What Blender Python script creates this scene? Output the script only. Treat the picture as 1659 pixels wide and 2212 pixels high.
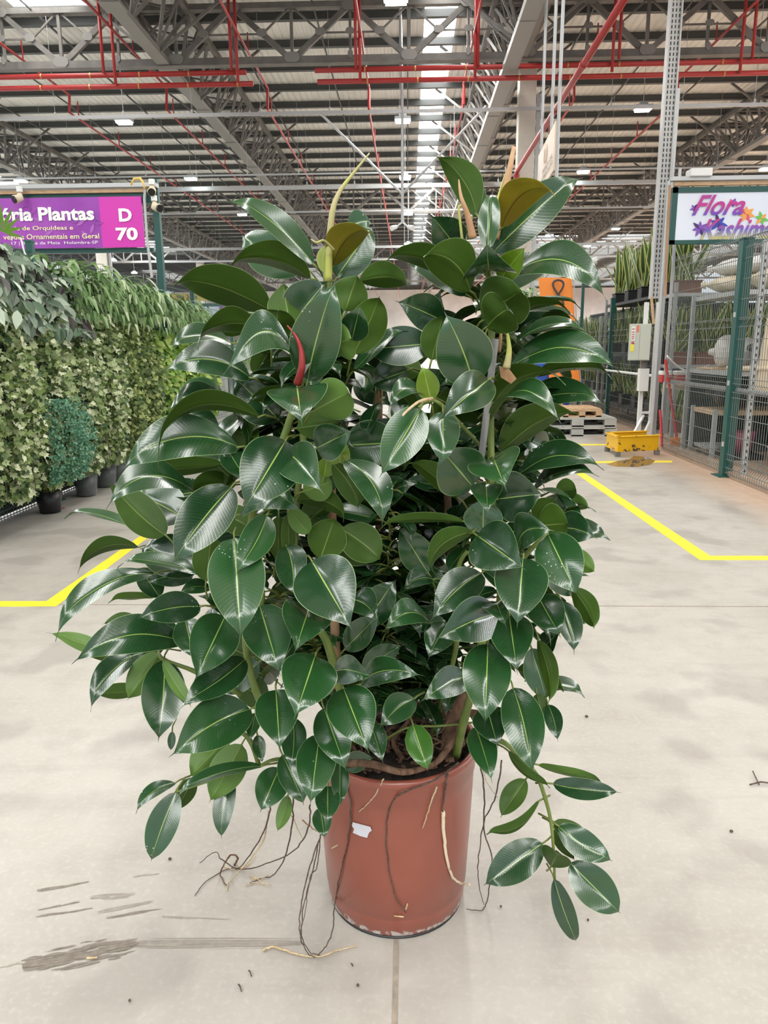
import bpy, math, random
from mathutils import Vector, Matrix, noise
# ------------------------------------------------------------------ clear, camera, world, light, exposure
for o in list(bpy.data.objects): bpy.data.objects.remove(o, do_unlink=True)
S = bpy.context.scene
COL = S.collection
W_PX, H_PX, F = 1659.0, 2212.0, 1600.0
PITCH, YAW, ROLL, CH = math.atan(356/1600), .0335, -.0085, 1.4
ROT = Matrix.Rotation(YAW,3,'Z') @ Matrix.Rotation(math.pi/2-PITCH,3,'X') @ Matrix.Rotation(ROLL,3,'Z')
CAM = Vector((0,0,CH))
cd = bpy.data.cameras.new('camera'); cam = bpy.data.objects.new('camera', cd); COL.objects.link(cam)
cam.matrix_world = Matrix.Translation(CAM) @ ROT.to_4x4()
cd.sensor_fit='VERTICAL'; cd.sensor_height=36; cd.lens=36*F/H_PX; cd.clip_start=.05; cd.clip_end=500
S.camera = cam
S.view_settings.view_transform='Standard'; S.view_settings.look='None'
S.view_settings.gamma=1; S.view_settings.use_curve_mapping=False
S.view_settings.exposure=0.10
wd = bpy.data.worlds.new('daylight'); S.world=wd; wd.use_nodes=True
wb = wd.node_tree.nodes['Background']; wb.inputs[0].default_value=(.86,.93,1,1); wb.inputs[1].default_value=.85
def area(name, loc, sx, sy, power, col=(1,1,1), rot=(0,0,0)):
    l=bpy.data.lights.new(name,'AREA'); l.shape='RECTANGLE'; l.size=sx; l.size_y=sy; l.energy=power; l.color=col
    o=bpy.data.objects.new(name,l); COL.objects.link(o); o.location=loc; o.rotation_euler=rot; return o
# daylight through the roof panels, with fill lights added at the sides and behind
area('skylight_fill', (.85,3,9.1), .9, 26, 500, (1,.99,.96))
area('skylight_fill', (-8.5,0,9.1), 1.6, 24, 430, (.93,.97,1))
area('skylight_fill', (9.5,0,9.1), 1.6, 24, 430, (.93,.97,1))
area('skylight_fill', (0,-9,9.0), 12, 3, 330, (.93,.97,1))  # unseen fill light added behind the camera
area('skylight_fill', (.85,45,9.1), .9, 50, 3800, (1,.99,.96))
area('skylight_fill', (-20,35,9.1), 1.6, 60, 8500, (.93,.97,1))  # added side fill; its bounce off the floor brightens the ceiling
area('skylight_fill', (20,35,9.1), 1.6, 60, 8500, (.93,.97,1))  # same added fill on the right side
SKY_EMIT, LAMP_EMIT = 9.0, 30.0
rnd = random.Random(7)

def ray(px,py): return ROT @ Vector(((px-W_PX/2)/F, -(py-H_PX/2)/F, -1))
def PY(px,py,Y): d=ray(px,py); return CAM + d*(Y/d.y)
def PZ(px,py,z=0.): d=ray(px,py); return CAM + d*((z-CH)/d.z)
def PX(px,py,X): d=ray(px,py); return CAM + d*(X/d.x)
def mpp(p): return -((ROT.transposed() @ (Vector(p)-CAM)).z)/F      # metres per photo pixel at a point

# ------------------------------------------------------------------ helpers
class MB:
    def __init__(s): s.v=[]; s.f=[]; s.m=[]; s.uv=[]
    def quad(s,a,b,c,d,m=0,uv=None): s.poly([a,b,c,d],m,uv)
    def poly(s,ps,m=0,uv=None):
        n=len(s.v); s.v+= [tuple(p) for p in ps]; s.f.append(tuple(range(n,n+len(ps)))); s.m.append(m); s.uv.append(uv)
    def box(s,c,size,rot=None,m=0):
        c=Vector(c); hx,hy,hz=[q/2 for q in size]; n=len(s.v)
        for x,y,z in ((-1,-1,-1),(1,-1,-1),(1,1,-1),(-1,1,-1),(-1,-1,1),(1,-1,1),(1,1,1),(-1,1,1)):
            p=Vector((x*hx,y*hy,z*hz))
            if rot: p=rot@p
            s.v.append(tuple(c+p))
        for q in ((0,3,2,1),(4,5,6,7),(0,1,5,4),(1,2,6,5),(2,3,7,6),(3,0,4,7)):
            s.f.append(tuple(n+i for i in q)); s.m.append(m); s.uv.append(None)
    def box2(s,a,b,m=0):
        s.box([(a[i]+b[i])/2 for i in range(3)],[abs(a[i]-b[i]) for i in range(3)],None,m)
    def bar(s,a,b,w,h=None,m=0):                    # rectangular bar between two points
        a=Vector(a); b=Vector(b); h=h or w; d=(b-a); L=d.length
        if L<1e-6: return
        d.normalize(); up=Vector((0,0,1)) if abs(d.z)<.95 else Vector((0,1,0))
        x=d.cross(up).normalized(); z=x.cross(d)
        s.box((a+b)/2,(w,L,h),Matrix((x,d,z)).transposed(),m)
    def tube(s,pts,r,n=8,m=0,cap=True):
        pts=[Vector(p) for p in pts]; rs=r if isinstance(r,(list,tuple)) else [r]*len(pts)
        base=len(s.v); prev=None
        for i,p in enumerate(pts):
            d=(pts[min(i+1,len(pts)-1)]-pts[max(i-1,0)]).normalized()
            if prev is None: x=d.orthogonal().normalized()
            else:
                x=(prev-d*prev.dot(d))
                x=x.normalized() if x.length>1e-6 else d.orthogonal().normalized()
            prev=x; y=d.cross(x)
            for k in range(n):
                a=2*math.pi*k/n; s.v.append(tuple(p+(x*math.cos(a)+y*math.sin(a))*rs[i]))
        for i in range(len(pts)-1):
            for k in range(n):
                a=base+i*n+k; b=base+i*n+(k+1)%n
                s.f.append((a,b,b+n,a+n)); s.m.append(m); s.uv.append(None)
        if cap:
            s.f.append(tuple(base+k for k in reversed(range(n)))); s.m.append(m); s.uv.append(None)
            e=base+(len(pts)-1)*n; s.f.append(tuple(e+k for k in range(n))); s.m.append(m); s.uv.append(None)
    def lathe(s,prof,c=(0,0,0),n=48,m=0,open_=False):
        base=len(s.v); c=Vector(c)
        for r,z in prof:
            for k in range(n):
                a=2*math.pi*k/n; s.v.append((c.x+r*math.cos(a),c.y+r*math.sin(a),c.z+z))
        for i in range(len(prof)-1):
            for k in range(n):
                a=base+i*n+k; b=base+i*n+(k+1)%n
                s.f.append((a,b,b+n,a+n)); s.m.append(m); s.uv.append(None)
    def build(s,name,mats,parent=None,smooth=False,bevel=0):
        me=bpy.data.meshes.new(name); me.from_pydata(s.v,[],s.f)
        mats=mats if isinstance(mats,(list,tuple)) else [mats]
        for q in mats: me.materials.append(q)
        me.polygons.foreach_set('material_index',s.m)
        if smooth: me.polygons.foreach_set('use_smooth',[True]*len(s.f))
        if any(u is not None for u in s.uv):
            ul=me.uv_layers.new(name='uv').data; i=0
            for f,u in zip(s.f,s.uv):
                for k in range(len(f)):
                    if u is not None: ul[i].uv=u[k]
                    i+=1
        me.update(); o=bpy.data.objects.new(name,me); COL.objects.link(o)
        if parent: o.parent=parent; o.matrix_parent_inverse=Matrix.Translation(-parent.location)
        if bevel:
            b=o.modifiers.new('bevel','BEVEL'); b.width=bevel; b.segments=2; b.limit_method='ANGLE'
        return o
def thing(name,loc,label,cat,group=None):
    o=bpy.data.objects.new(name,None); COL.objects.link(o); o.location=loc; o.empty_display_size=.1
    o['label']=label; o['category']=cat
    if group: o['group']=group
    return o
def tag(o,label,cat,group=None,kind=None):
    o['label']=label; o['category']=cat
    if group: o['group']=group
    if kind: o['kind']=kind
    return o
def struct(o): o['kind']='structure'; return o

# ------------------------------------------------------------------ materials
def mat(name,col,rough=.6,metal=0.,spec=.5,emit=None,es=0.,coat=0.,trans=0.,alpha=1.):
    m=bpy.data.materials.new(name); m.use_nodes=True; b=m.node_tree.nodes['Principled BSDF']
    b.inputs['Base Color'].default_value=(*col,1); b.inputs['Roughness'].default_value=rough
    b.inputs['Metallic'].default_value=metal; b.inputs['Specular IOR Level'].default_value=spec
    b.inputs['Coat Weight'].default_value=coat; b.inputs['Transmission Weight'].default_value=trans
    b.inputs['Alpha'].default_value=alpha
    if emit: b.inputs['Emission Color'].default_value=(*emit,1); b.inputs['Emission Strength'].default_value=es
    return m
class NT:
    def __init__(s,m): s.t=m.node_tree; s.b=s.t.nodes['Principled BSDF']
    def n(s,typ,**kw):
        q=s.t.nodes.new(typ)
        for k,v in kw.items(): setattr(q,k,v)
        return q
    def l(s,a,b): s.t.links.new(a,b)
    def math(s,op,a,b=None,clamp=False):
        q=s.n('ShaderNodeMath',operation=op,use_clamp=clamp)
        for i,x in enumerate((a,b)):
            if x is None: continue
            if isinstance(x,(int,float)): q.inputs[i].default_value=x
            else: s.l(x,q.inputs[i])
        return q.outputs[0]
    def mix(s,f,a,b):
        q=s.n('ShaderNodeMix',data_type='RGBA')
        for i,x in ((0,f),(6,a),(7,b)):
            if isinstance(x,(int,float)): q.inputs[i].default_value=x
            elif isinstance(x,tuple): q.inputs[i].default_value=(*x,1)
            else: s.l(x,q.inputs[i])
        return q.outputs[2]
    def ramp(s,f,lo,hi):
        q=s.n('ShaderNodeMapRange'); s.l(f,q.inputs[0]); q.inputs[1].default_value=lo; q.inputs[2].default_value=hi
        return q.outputs[0]
    def noise(s,scale,detail=4,vec=None,rough=.55,stretch=None):
        q=s.n('ShaderNodeTexNoise'); q.inputs['Scale'].default_value=scale; q.inputs['Detail'].default_value=detail; q.inputs['Roughness'].default_value=rough
        if vec is None:
            tc=s.n('ShaderNodeTexCoord'); vec=tc.outputs['Object']
        if stretch:
            mp=s.n('ShaderNodeMapping'); mp.inputs['Scale'].default_value=stretch; s.l(vec,mp.inputs[0]); vec=mp.outputs[0]
        s.l(vec,q.inputs['Vector']); return q.outputs[0]
def noisy(name,c1,c2,scale=6,rough=.6,metal=0.,lo=.35,hi=.65,bump=0.,stretch=None,coat=0.):
    m=mat(name,c1,rough,metal,coat=coat); t=NT(m); f=t.noise(scale,5,stretch=stretch)
    t.l(t.mix(t.ramp(f,lo,hi),c1,c2),t.b.inputs['Base Color'])
    if bump:
        bp=t.n('ShaderNodeBump'); bp.inputs['Strength'].default_value=bump; bp.inputs['Distance'].default_value=.01
        t.l(f,bp.inputs['Height']); t.l(bp.outputs[0],t.b.inputs['Normal'])
    return m

def leaf_mat(name,base,base2,rib,margin,rough,coat,spots=0.,vein=.22,transl=0.,spec=.5):
    m=mat(name,base,rough,coat=coat,spec=spec); t=NT(m)
    t.b.inputs['Coat Roughness'].default_value=.12
    uv=t.n('ShaderNodeUVMap'); uv.uv_map='uv'; sp=t.n('ShaderNodeSeparateXYZ'); t.l(uv.outputs[0],sp.inputs[0])
    u=t.math('ABSOLUTE',t.math('SUBTRACT',sp.outputs[0],.5)); u=t.math('MULTIPLY',u,2.); v=sp.outputs[1]
    tint=t.n('ShaderNodeAttribute'); tint.attribute_name='tint'
    col=t.mix(tint.outputs['Fac'],base,base2)
    # side veins run out from the midrib towards the tip
    w=t.math('SINE',t.math('MULTIPLY',t.math('SUBTRACT',v,t.math('MULTIPLY',u,.16)),170.))
    w=t.math('MULTIPLY',t.ramp(w,.35,1.),vein)
    nz=t.noise(55,3); w2=t.math('MULTIPLY',w,nz)
    col=t.mix(w2,col,tuple(min(1,c*3.2+.02) for c in base))
    big=t.noise(9,3); col=t.mix(t.math('MULTIPLY',t.ramp(big,.5,.75),.45),col,tuple(c*2.0 for c in base))
    rb=t.ramp(t.math('SUBTRACT',u,t.math('MULTIPLY',t.math('SUBTRACT',1.,v),.020)),.016,.007)
    col=t.mix(rb,col,rib)
    col=t.mix(t.ramp(u,.972,.992),col,margin)
    if spots:
        tc=t.n('ShaderNodeTexCoord'); vo=t.n('ShaderNodeTexVoronoi'); vo.inputs['Scale'].default_value=120; t.l(tc.outputs['Object'],vo.inputs['Vector'])
        sm=t.math('MULTIPLY',t.ramp(vo.outputs['Distance'],.2,.12),t.math('GREATER_THAN',t.noise(9,2),.66))
        col=t.mix(t.math('MULTIPLY',sm,spots),col,(.45,.52,.48))
    t.l(col,t.b.inputs['Base Color'])
    bp=t.n('ShaderNodeBump'); bp.inputs['Strength'].default_value=.2; bp.inputs['Distance'].default_value=.0009
    t.l(t.math('ADD',w,t.math('MULTIPLY',nz,.5)),bp.inputs['Height']); t.l(bp.outputs[0],t.b.inputs['Normal']); t.l(bp.outputs[0],t.b.inputs['Coat Normal'])
    if transl:
        tr=t.n('ShaderNodeBsdfTranslucent'); t.l(col,tr.inputs[0]); mx=t.n('ShaderNodeMixShader'); mx.inputs[0].default_value=transl
        t.l(t.b.outputs[0],mx.inputs[1]); t.l(tr.outputs[0],mx.inputs[2]); t.l(mx.outputs[0],t.t.nodes['Material Output'].inputs[0])
    return m
M={}
M['leaf_top']=leaf_mat('rubber_leaf_upper',(.009,.041,.012),(.019,.078,.018),(.30,.42,.10),(.26,.38,.17),.27,.6,spots=.9,spec=.6)
M['leaf_under']=leaf_mat('rubber_leaf_underside',(.040,.088,.010),(.062,.13,.013),(.22,.30,.08),(.30,.42,.20),.45,.0,vein=.12,transl=.2,spec=.3)
M['young_top']=leaf_mat('young_leaf_upper',(.12,.24,.012),(.20,.30,.015),(.5,.6,.12),(.5,.6,.2),.28,.4,vein=.3,transl=.25)
M['young_under']=leaf_mat('young_leaf_underside',(.16,.22,.02),(.2,.26,.03),(.45,.5,.12),(.4,.5,.15),.45,0,vein=.1,transl=.25)
M['bronze_under']=leaf_mat('bronze_leaf_underside',(.20,.19,.012),(.36,.21,.015),(.08,.03,.01),(.45,.5,.1),.42,0,vein=.1,transl=.25)
M['light_under']=leaf_mat('pale_leaf_underside',(.11,.22,.035),(.13,.25,.05),(.3,.42,.1),(.3,.42,.2),.45,0,vein=.1,transl=.25)
M['stem']=noisy('green_stem',(.10,.16,.025),(.17,.22,.05),40,.5,stretch=(1,1,.3))
M['petiole']=mat('petiole',(.16,.20,.04),.45)
M['bark']=noisy('brown_bark',(.09,.045,.025),(.22,.13,.08),60,.85,bump=.6,stretch=(1,1,.25))
M['cane']=noisy('cane',(.30,.17,.09),(.42,.26,.15),30,.7,stretch=(1,1,.1))
M['graystake']=noisy('weathered_stake',(.10,.10,.10),(.30,.30,.29),50,.8,stretch=(1,1,.12))
M['root']=noisy('aerial_root',(.045,.028,.022),(.13,.09,.065),120,.8)
M['rootpale']=noisy('pale_root',(.42,.30,.16),(.62,.50,.32),120,.7)
M['rootwhite']=noisy('white_root',(.72,.62,.45),(.30,.16,.08),45,.7,lo=.55,hi=.68)
M['sheath']=mat('red_sheath',(.28,.02,.02),.35,coat=.3)
M['bud']=noisy('bud',(.42,.45,.09),(.40,.33,.20),14,.5)
M['budbrown']=noisy('dry_sheath',(.36,.20,.10),(.52,.33,.18),22,.7)
M['soil']=noisy('soil',(.012,.009,.007),(.06,.035,.022),35,.95,bump=1.,lo=.45,hi=.7)
# terracotta plastic with pale scuffs near the foot
pot=mat('terracotta_plastic',(.26,.072,.046),.33,coat=.15); t=NT(pot)
tc=t.n('ShaderNodeTexCoord'); sp=t.n('ShaderNodeSeparateXYZ'); t.l(tc.outputs['Object'],sp.inputs[0])
n1=t.noise(28,6); edge=t.ramp(t.math('SUBTRACT',t.math('MULTIPLY',n1,.046),sp.outputs[2]),-.002,.004)
n2=t.noise(5,4); col=t.mix(t.ramp(n2,.4,.8),(.26,.072,.046),(.30,.088,.06))
spk=t.math('MULTIPLY',t.ramp(t.noise(160,2),.76,.80),.6)
col=t.mix(spk,col,(.6,.45,.4)); col=t.mix(t.math('MULTIPLY',edge,t.ramp(t.noise(60,4),.42,.52)),col,(.62,.55,.52)); t.l(col,t.b.inputs['Base Color'])
M['pot']=pot
M['label_white']=mat('sticker_white',(.62,.62,.68),.5)
# concrete floor: patches, trowel mottling, faint stains, orange dust towards the stalls
fl=mat('polished_concrete',(.5,.46,.4),.42,spec=.35); t=NT(fl)
tc=t.n('ShaderNodeTexCoord'); ob=tc.outputs['Object']; sp=t.n('ShaderNodeSeparateXYZ'); t.l(ob,sp.inputs[0])
a=t.noise(1.1,6); b=t.noise(7,6); c=t.noise(60,3)
col=t.mix(t.ramp(a,.38,.66),(.37,.345,.305),(.45,.425,.383))
col=t.mix(t.math('MULTIPLY',t.ramp(b,.48,.72),.42),col,(.31,.285,.25))
col=t.mix(t.math('MULTIPLY',t.ramp(c,.5,.8),.35),col,(.56,.52,.47))
st=t.noise(2.6,3,rough=.4); col=t.mix(t.math('MULTIPLY',t.ramp(st,.55,.63),.4),col,(.23,.21,.19))
sk=t.noise(3.,5,stretch=(.35,3.,1)); col=t.mix(t.math('MULTIPLY',t.ramp(sk,.55,.75),.45),col,(.30,.27,.24))
dust=t.math('MULTIPLY',t.ramp(t.math('ADD',sp.outputs[0],t.math('MULTIPLY',a,.6)),3.05,3.55),.6)
col=t.mix(dust,col,(.50,.30,.18)); t.l(col,t.b.inputs['Base Color'])
t.l(t.math('ADD',t.math('MULTIPLY',b,.25),.30),t.b.inputs['Roughness'])
M['floor']=fl
M['joint']=noisy('floor_joint',(.22,.19,.16),(.34,.28,.22),40,.9)
M['mud']=None
M['mud']=noisy('dried_mud',(.17,.145,.115),(.23,.20,.165),60,.9)
M['mudfaint']=noisy('faint_mud',(.27,.24,.205),(.32,.29,.25),60,.9)
M['wet']=mat('puddle',(.12,.10,.08),.05,spec=.8)
M['yellow_paint']=noisy('yellow_floor_paint',(.87,.72,.03),(.80,.62,.04),9,.5)
M['sheet']=noisy('roof_sheet',(.78,.77,.72),(.70,.70,.65),1.5,.6)
t=NT(M['sheet']); tc=t.n('ShaderNodeTexCoord'); wv=t.n('ShaderNodeTexWave'); wv.wave_type='BANDS'; wv.bands_direction='X'; wv.inputs['Scale'].default_value=1.6; wv.inputs['Distortion'].default_value=0
t.l(tc.outputs['Object'],wv.inputs[0]); bp=t.n('ShaderNodeBump'); bp.inputs['Strength'].default_value=.8; bp.inputs['Distance'].default_value=.05; t.l(wv.outputs[1],bp.inputs['Height']); t.l(bp.outputs[0],t.b.inputs['Normal'])
M['purlin']=mat('purlin_paint',(.07,.075,.075),.6)
M['truss']=noisy('truss_paint',(.12,.115,.105),(.18,.17,.155),3,.6)
M['plate']=mat('plate_paint',(.22,.215,.20),.6)
M['galv']=mat('galvanised',(.46,.47,.47),.4,metal=.35)
M['trayslot']=mat('slot_dark',(.05,.05,.05),.8)
M['red_pipe']=mat('red_pipe',(.36,.022,.02),.45)
M['brass']=mat('brass_band',(.45,.30,.10),.4,metal=.5)
M['skylight']=mat('translucent_panel',(.9,.9,.9),.4,emit=(1,.99,.96),es=SKY_EMIT)
M['lamp']=mat('led_lens',(.9,.95,1),.3,emit=(.82,.96,1),es=LAMP_EMIT)
M['housing']=mat('lamp_housing',(.35,.37,.38),.5)
M['concrete']=noisy('precast_concrete',(.50,.46,.40),(.58,.54,.48),2,.8)
M['dgreen']=mat('dark_green_paint',(.010,.075,.062),.4)
M['wire']=mat('green_wire',(.055,.085,.075),.5)
M['wirelight']=mat('galvanised_wire',(.13,.15,.14),.5)
M['white']=mat('white_plastic',(.75,.76,.74),.4)
M['offwhite']=mat('beige_plastic',(.66,.56,.40),.5)
M['boxgray']=mat('box_grey_green',(.50,.52,.45),.45)
M['black']=mat('black_plastic',(.012,.012,.014),.35)
M['glass']=mat('clear_bag',(.5,.55,.55),.12,trans=.0,alpha=.16)
M['brownpot']=mat('brown_pot',(.16,.055,.03),.6)
M['wood']=noisy('raw_wood',(.52,.34,.19),(.64,.45,.28),14,.75,stretch=(1,1,4))
M['yellow_steel']=None
ys=mat('yellow_steel',(.83,.46,.01),.4); t=NT(ys); f=t.noise(9,6,stretch=(1,1,1.6)); tc=t.n('ShaderNodeTexCoord'); sp=t.n('ShaderNodeSeparateXYZ'); t.l(tc.outputs['Object'],sp.inputs[0])
t.l(t.mix(t.ramp(t.math('ADD',f,t.math('MULTIPLY',t.ramp(sp.outputs[2],.18,.07),.14)),.66,.69),(.83,.46,.01),(.10,.06,.04)),t.b.inputs['Base Color']); M['yellow_steel']=ys
M['palletgray']=noisy('grey_pallet',(.42,.42,.39),(.50,.50,.46),6,.6)
M['red']=mat('red_paint',(.50,.03,.03),.4)
M['blue']=mat('blue_plastic',(.02,.08,.42),.4)
M['sack']=noisy('tan_sack',(.52,.42,.28),(.66,.58,.44),5,.7,bump=.5)
M['sackwhite']=noisy('white_sack',(.68,.68,.66),(.56,.54,.50),4,.5,bump=.5)
M['purple']=noisy('purple_board',(.27,.035,.36),(.36,.07,.46),1.6,.4)
M['magenta']=mat('magenta_board',(.62,.03,.42),.4)
M['orange']=mat('orange_cloth',(.85,.26,.04),.6)
M['txt_white']=mat('white_lettering',(.85,.85,.85),.5)
M['txt_yellow']=mat('pale_yellow_lettering',(.85,.80,.45),.5)
M['txt_dark']=mat('dark_lettering',(.05,.04,.05),.5)
M['txt_green']=mat('green_lettering',(.05,.22,.06),.5)
M['ribbon']=mat('lilac_swirl',(.40,.12,.50),.5)
# ------------------------------------------------------------------ lettering
def text_mesh(body,bold=.0,shear=0.):
    c=bpy.data.curves.new('lettering','FONT'); c.body=body; c.extrude=.0; c.offset=bold; c.shear=shear; c.resolution_u=3
    o=bpy.data.objects.new('lettering_source',c); COL.objects.link(o)
    dg=bpy.context.evaluated_depsgraph_get(); me=bpy.data.meshes.new_from_object(o.evaluated_get(dg))
    bpy.data.objects.remove(o,do_unlink=True); bpy.data.curves.remove(c)
    return me
def lettering(body,a,b,m,parent,name='lettering',bold=.012,shear=0.,rot=None,turn=0.,off=.006):
    """fit the text in the upright rectangle from corner a (lower left) to b (upper right), plane facing -Y"""
    me=text_mesh(body,bold,shear)
    if turn: me.transform(Matrix.Rotation(turn,4,'Z'))
    xs=[v.co.x for v in me.vertices]; ys=[v.co.y for v in me.vertices]
    x0,x1,y0,y1=min(xs),max(xs),min(ys),max(ys)
    me.transform(Matrix.Translation((-x0,-y0,0)))
    me.transform(Matrix.Diagonal(((b[0]-a[0])/(x1-x0),(b[2]-a[2])/(y1-y0),1,1)))
    me.transform(Matrix.Rotation(math.pi/2,4,'X'))
    me.transform(Matrix.Translation((a[0],a[1]-off,a[2])))
    me.materials.clear(); me.materials.append(m)
    o=bpy.data.objects.new(name,me); COL.objects.link(o); o.parent=parent
    o.matrix_parent_inverse=Matrix.Translation(-parent.location)
    return o
def lpx(body,x0,y0,x1,y1,Y,m,parent,**k):
    return lettering(body,PY(x0,y1,Y),PY(x1,y0,Y),m,parent,**k)
def set_tint(o,vals):
    at=o.data.attributes.new('tint','FLOAT','POINT')
    at.data.foreach_set('value',vals)

# ------------------------------------------------------------------ floor, roof, far walls
b=MB(); b.quad((-34,-16,0),(34,-16,0),(34,112,0),(-34,112,0)); fo=struct(b.build('floor',M['floor']))
b=MB(); b.box((-.03,4,.0006),(.012,22,.001)); struct(b.build('trim_1',M['joint']))
b=MB(); b.box((0,3.9,.0006),(6.6,.010,.001)); struct(b.build('trim_2',M['joint']))
ZC=9.4
sky=[(.42,1.22,-7,100),(-9.4,-7.6,-14,19.6),(8.6,10.2,-14,17),(-20.8,-19.2,5,65),(19.2,20.8,5,57.9),(-6,6,-10.5,-7.5)]  # outer side strips and rear panel added to match the fill lights
far_sky=[(4.5+5.2*k,7.6+5.2*k,58,104) for k in range(5)]+[(-6.5-5.2*k,-4.2-5.2*k,78,104) for k in range(5)]
allsky=sorted(sky+far_sky)
b=MB()
ys=sorted({-16,112}|{s[2] for s in allsky}|{s[3] for s in allsky}); xs=sorted({-34,34}|{s[0] for s in allsky}|{s[1] for s in allsky})
for i in range(len(xs)-1):
    for j in range(len(ys)-1):
        cx=(xs[i]+xs[i+1])/2; cy=(ys[j]+ys[j+1])/2
        if any(s[0]<cx<s[1] and s[2]<cy<s[3] for s in allsky): continue
        b.quad((xs[i],ys[j],ZC),(xs[i],ys[j+1],ZC),(xs[i+1],ys[j+1],ZC),(xs[i+1],ys[j],ZC))
ceil=struct(b.build('ceiling',M['sheet']))
for i,s in enumerate(allsky):
    b=MB(); b.quad((s[0],s[2],ZC+.02),(s[0],s[3],ZC+.02),(s[1],s[3],ZC+.02),(s[1],s[2],ZC+.02)); struct(b.build('window_%d'%(i+1),M['skylight']))
y=20.2-1.68*12; k=0
while y<108:
    b=MB(); b.box((0,y,ZC-.11),(66,.085,.19)); b.box((0,y-.05,ZC-.20),(66,.10,.015))
    b.build('purlin',M['purlin'],ceil); y+=1.68
b=MB()
for x in [-33+2.2*i for i in range(31)]: b.box((x,48,ZC-.225),(.035,120,.035))
b.build('sag_rod',M['purlin'],ceil)
farm=noisy('far_wall',(.72,.69,.67),(.56,.53,.52),.35,.8)
b=MB(); b.box((0,110,4.7),(68,.3,9.4)); struct(b.build('wall_far',farm))

# ------------------------------------------------------------------ trusses
def transverse_truss(Y,label,near):
    zb,zt=8.0,9.15; bay=2.745; ph=PZ(121,130,8.0).x; x0,x1=(-20,20) if near else (-34,34)
    t=thing('roof_truss',(0,Y,zb),label,'roof truss','roof trusses across the hall')
    b=MB(); b.box((0,Y,zb),(x1-x0,.16,.15)); b.box((0,Y,zb-.08),(x1-x0,.22,.02)); b.build('bottom_chord',M['truss'],t)
    b=MB(); b.box((0,Y,zt),(x1-x0,.16,.12)); b.build('top_chord',M['truss'],t)
    b=MB(); g=ph-bay*8; pl=[]
    zm=(zb+zt)/2
    while g<x1:
        if g>x0:
            b.bar((g,Y,zb),(g,Y,zt),.07)
            for s in (-1,1):
                b.bar((g,Y,zb),(g+s*bay/2,Y,zt),.10,.12); b.bar((g+s*bay/4,Y,zm),(g,Y,zt),.04)
                b.bar((g+s*bay/4,Y,zm),(g+s*bay/2,Y,zm),.035); pl.append((g+s*bay/4,zm,.24,.16))
            b.bar((g+bay/2,Y,zb),(g+bay/2,Y,zt),.06)
            pl+= [(g,zb+.05,.36,.22),(g+bay/2,zt-.03,.36,.2),(g+bay/2,zm,.2,.13),(g+bay/2,zb+.1,.12,.2)]
        g+=bay
    b.build('web_bracing',M['truss'],t)
    if near:
        for (x,z,w,h) in pl:
            if -11<x<10:
                b=MB(); c=h*.3
                pts=[(x-w/2,z-h/2+c),(x-w/2+c,z-h/2),(x+w/2-c,z-h/2),(x+w/2,z-h/2+c),(x+w/2,z+h/2-c),(x+w/2-c,z+h/2),(x-w/2+c,z+h/2),(x-w/2,z+h/2-c)]
                f=[(p,Y-.10,q) for p,q in pts]; r=[(p,Y-.08,q) for p,q in pts]
                b.poly(f); b.poly(r[::-1])
                for i in range(8): b.quad(f[i],r[i],r[(i+1)%8],f[(i+1)%8])
                b.build('gusset_plate',M['plate'],t)
transverse_truss(19.25,'nearest grey steel cross truss, just above the crossing red pipes',True)
for Y,l in ((39.4,'second nearest grey cross truss of the roof, beyond the pole with two cameras'),(59.4,'third grey cross truss of the roof, far down the hall'),(79.4,'most distant grey cross truss seen low under the roof')):
    transverse_truss(Y,l,False)
def long_truss(X,label,wide=.62):
    t=thing('roof_truss',(X,50,8.0),label,'roof truss','roof trusses running down the hall')
    b=MB(); b.box((X,50,7.95),(.30,112,.03)); b.box((X-.13,50,8.0),(.03,112,.1)); b.box((X+.13,50,8.0),(.03,112,.1))
    yy=6
    while yy<104: b.box((X,yy,7.925),(.42,.5,.02)); yy+=3.36
    b.build('bottom_chord',M['plate'],t)
    b=MB()
    for s in (-1,1): b.box((X+s*wide,50,9.1),(.12,112,.14))
    b.build('top_chord',M['truss'],t)
    b=MB(); yy=-5; st=1.68; i=0
    while yy<90:
        for s in (-1,1):
            b.bar((X+s*.08,yy,8.0),(X+s*wide,yy+st/2,9.1),.07); b.bar((X+s*wide,yy+st/2,9.1),(X+s*.08,yy+st,8.0),.07)
            b.bar((X+s*.08,yy,8.0),(X+s*wide,yy,9.1),.05)
            b.bar((X+s*.36,yy+st*.25,8.55),(X+s*wide,yy,9.1),.03)
        b.bar((X-wide,yy+st/2,9.1),(X+wide,yy+st/2,9.1),.05); b.bar((X-wide,yy,9.1),(X+wide,yy+st/2,9.1),.04)
        # knee braces sloping outwards to the purlins
        if i%2==0:
            for s in (-1,1): b.bar((X+s*.12,yy,8.0),(X+s*1.75,yy+.2,9.25),.06)
        yy+=st; i+=1
    b.build('web_bracing',M['truss'],t)
long_truss(-5.75,'grey lattice truss running away above the left half of the plant')
long_truss(2.62,'grey lattice truss running away to the right of the bright roof strip')
long_truss(11.7,'grey lattice truss running away at the right edge above the white sign')
long_truss(-14.7,'grey lattice truss running away at the left edge above the purple sign')

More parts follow.
